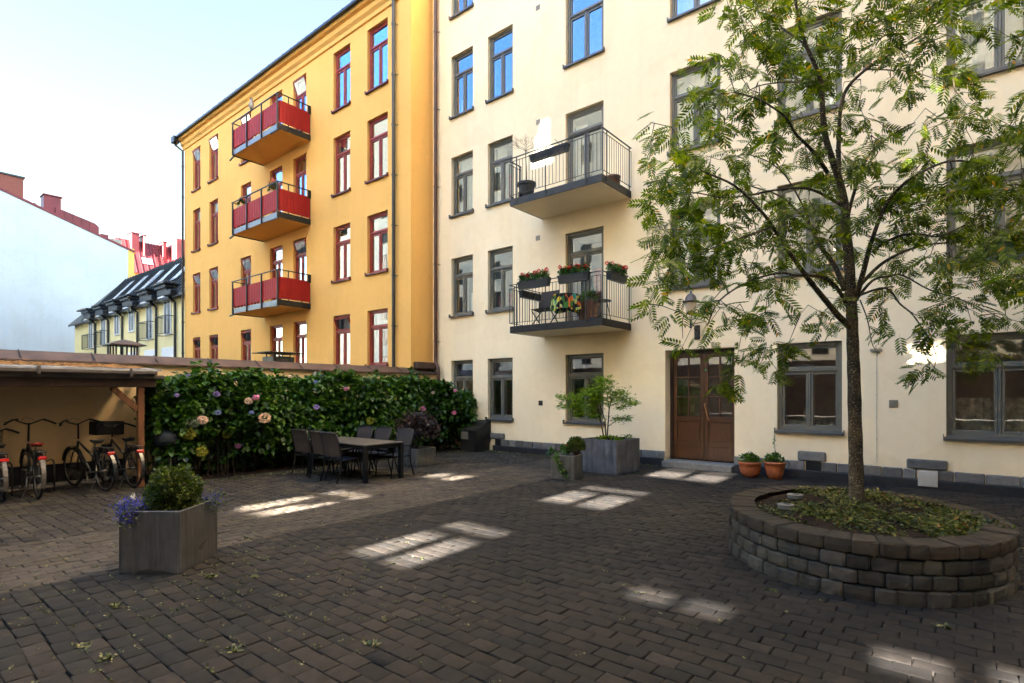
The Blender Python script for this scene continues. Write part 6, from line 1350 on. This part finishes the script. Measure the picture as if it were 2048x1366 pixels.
for c_ in range(3, 9): cells.append((1260 + c_ * 80, -80, 5)); cells.append((1260 + c_ * 80, -160, 3))
for r in range(2, 8): cells.append((2060, r * 80, 6)); cells.append((2140, r * 80, 3))
for (cx, cy, n) in cells:
    for _ in range(int(n * 1.3 + rg.random())):
        x = max(1300, cx + rg.uniform(-4, 84)); y = cy + rg.uniform(-4, 84); dz = rg.gauss(0, .75)
        q = np.array((x, y, dz * 60)); dd = np.abs(apos - q); ds_ = (dd[:, 0] ** 2 + dd[:, 1] ** 2 + dd[:, 2] ** 2); i = int(np.argmin(ds_)); dz = dz * .6 + anchor[i][3] * .4
        a = anchor[i][0]; e = world_at(x, y, TD + dz)
        mid = (a + e) / 2 + Vector((rg.gauss(0, .04), rg.gauss(0, .04), abs(rg.gauss(0, .06)))); L = (e - a).length
        tw.tube([a, mid, e], [min(.008, .003 + L * .004), .004, .002], 4, cap=False)
        anchor.append((mid, (anchor[i][1] + x) / 2, (anchor[i][2] + y) / 2, (anchor[i][3] + dz) / 2)); anchor.append((e, x, y, dz)); apos = np.vstack([apos, [(apos[i, 0] + x) / 2, (apos[i, 1] + y) / 2, (anchor[i][3] + dz) * 30], [x, y, dz * 60]])
        d = (e - mid).normalized(); leafspray(e, d, rg.choice((4, 5, 6)))
        if L > .35: leafspray(mid.lerp(e, .5), d, 2)
# hanging sprays low at the left and right
for (x, y, n) in ((1345, 640, 3), (1360, 665, 3), (1372, 690, 2), (1420, 660, 3), (1440, 700, 3), (1470, 690, 2), (1545, 690, 3), (1556, 720, 2), (1775, 655, 3), (1800, 660, 3), (1835, 745, 4), (1860, 730, 3), (1845, 765, 2), (1290, 415, 3), (1285, 440, 3), (1305, 560, 3), (1300, 580, 3), (1905, 690, 2), (1960, 650, 3)):
    e = world_at(x, y, TD + rg.uniform(-.8, .2)); leafspray(e, Vector((rg.uniform(-.5, .2), rg.uniform(-.3, .3), -.6)), n)
tw.build('twigs', M['twig'], rw_)
LP = np.array(LP); LD = np.array(LD)
dz_ = -LP[:, 0] * SX + LP[:, 1] * CX; keep = (LP[:, 0] * CX + LP[:, 1] * SX) / dz_ > (1300 - 1024) / FPX; 
pxx = 1024 + FPX * (LP[:, 0] * CX + LP[:, 1] * SX) / dz_; pyy = HOR - FPX * (LP[:, 2] - CAMH) / dz_
keep &= ~((pxx > 1355) & (pxx < 1420) & (pyy > 575) & (pyy < 690) & (RNG.random(len(LP)) < .8))      # the lantern shows through a gap
LP = LP[keep]; LD = LD[keep]; n = len(LP); LD /= np.linalg.norm(LD, axis=1, keepdims=True)
S = .15 + .08 * RNG.random(n)
roll = RNG.normal(size=n) * .6; Afr = rotmats(LD, roll); Vs = []; Fs = []; k0 = 0
K = 6; base = LEAF6 * np.array([.58, 1, .5])
for k_ in range(2 * K + 1):
    side = 0 if k_ == 2 * K else (1 if k_ % 2 else -1); t = .22 + .72 * (k_ // 2) / (K - 1) if side else .97
    ln_ = (.40 if side else .34) * (1 - .35 * abs(t - .6)); ang = side * (1.05 - .25 * t); ca, sa = math.cos(ang), math.sin(ang)
    shp = base * ln_ * np.array([.82, 1, 1]); x = shp[:, 0] * ca + shp[:, 1] * sa; y = -shp[:, 0] * sa + shp[:, 1] * ca
    loc = np.stack([x, y + t, shp[:, 2] - .16 * (t - .1) ** 2 - abs(x) * .18], 1)
    V = np.einsum('kj,njc->nkc', loc, Afr) * S[:, None, None] + LP[:, None, :]; Vs.append(V)
F0 = np.array(F6); V = np.stack(Vs, 1).reshape(-1, 3); nL = n * (2 * K + 1); F = (F0[None] + (np.arange(nL) * 6)[:, None, None]).reshape(-1, 4)
raw('crown', V, F, M['rowanleaf'], rw_)
# leaf stalks
rc = np.array([(-.006, 0, 0), (.006, 0, 0), (.004, .5, -.03), (-.004, .5, -.03), (.002, .97, -.13), (-.002, .97, -.13)]); V = np.einsum('kj,njc->nkc', rc, Afr) * S[:, None, None] + LP[:, None, :]
F = (np.array([(0, 1, 2, 3), (3, 2, 4, 5)])[None] + (np.arange(n) * 6)[:, None, None]).reshape(-1, 4); raw('leaf_stalks', V.reshape(-1, 3), F, M['weedleaf'], rw_)
print('LEAVES', n)
# ------------------------------------------------------------------ weeds and dry bits in the joints
P = []; SZ = []
def inring(x, y): return ((x - RC[0]) / 1.35) ** 2 + ((y - RC[1]) / 1.55) ** 2 < 1
for _ in range(430):
    x = rg.gauss(-4.9, 1.3); y = rg.gauss(2.0, 1.1)
    if y < -.3 or x < -9 or rg.random() < .1: continue
    y = round(y / .14) * .14 if rg.random() < .6 else y
    for _k in range(rg.choice((3, 4, 6, 8))): P.append((x + rg.gauss(0, .022), y + rg.gauss(0, .010), .003)); SZ.append(rg.uniform(.010, .025))
for _ in range(190):
    x = rg.uniform(-10.5, 2.2); y = rg.uniform(.3, 11.5)
    if inring(x, y): continue
    for _k in range(5): P.append((x + rg.gauss(0, .016), y + rg.gauss(0, .01), .003)); SZ.append(rg.uniform(.010, .028))
for (x, y) in ((-6.25, 2.9), (-5.05, 1.35), (-4.4, 1.0), (-4.9, 2.35), (-4.1, 1.05), (-5.2, 2.1), (-3.6, 1.6), (-1.2, 4.9), (-.1, 4.9), (-3.0, 2.2), (-9.5, 8.0)):
    for _k in range(26): P.append((x + rg.gauss(0, .03), y + rg.gauss(0, .014), .004)); SZ.append(rg.uniform(.018, .042))
P = np.array(P); n = len(P); D = rand_dirs(n); D[:, 2] = np.abs(D[:, 2]) * .5 + .08; V, F = scatter(LEAF6, F6, P, D, RNG.normal(size=n) * .4, np.array(SZ)); tag(raw('weeds', V, F, M['weedleaf']), 'small weeds growing in the paving joints', 'weeds', kind='stuff')
# dry blossom dust and flakes near the hedge
n = 5200; x = -RNG.random(n) ** .8 * 5.5 - 5.6; y = RNG.random(n) * 9.5 + 1.8; k_ = (np.sin(x * 2.1 + y * 1.3) + np.sin(y * 3.1) + np.sin(x * 4.3) + RNG.normal(size=n) * .8) > .7; P = np.stack([x, y, np.full(n, .006)], 1)[k_]; n = len(P)
D = rand_dirs(n); D[:, 2] *= .15; V, F = scatter(THIN, F6, P, D, RNG.normal(size=n) * .3, .022 * (.5 + RNG.random(n))); tag(raw('leaf_litter', V, F, M['weedleaf']), 'dry pale flakes and blossoms scattered over the paving', 'leaf litter', kind='stuff')
# moss and grass along the foot of the walls
n = 2600; s_ = RNG.random(n); P = np.zeros((n, 3)); a = s_ < .45; P[a] = np.stack([RNG.random(a.sum()) * -5 - 5.3 + RNG.normal(size=a.sum()) * .1, 11.62 - np.abs(RNG.normal(size=a.sum())) * .10, np.zeros(a.sum())], 1)
b_ = ~a; P[b_] = np.stack([-10.9 + np.abs(RNG.normal(size=b_.sum())) * .16, RNG.random(b_.sum()) * 8 + 3.6, np.zeros(b_.sum())], 1)
D = rand_dirs(n); D[:, 2] = np.abs(D[:, 2]) + .5; V, F = scatter(THIN, F6, P, D, RNG.random(n), .035 * (.5 + RNG.random(n))); tag(raw('grass_fringe', V, F, M['weedleaf']), 'thin grass and moss fringe along the foot of the hedge and wall', 'grass', kind='stuff')
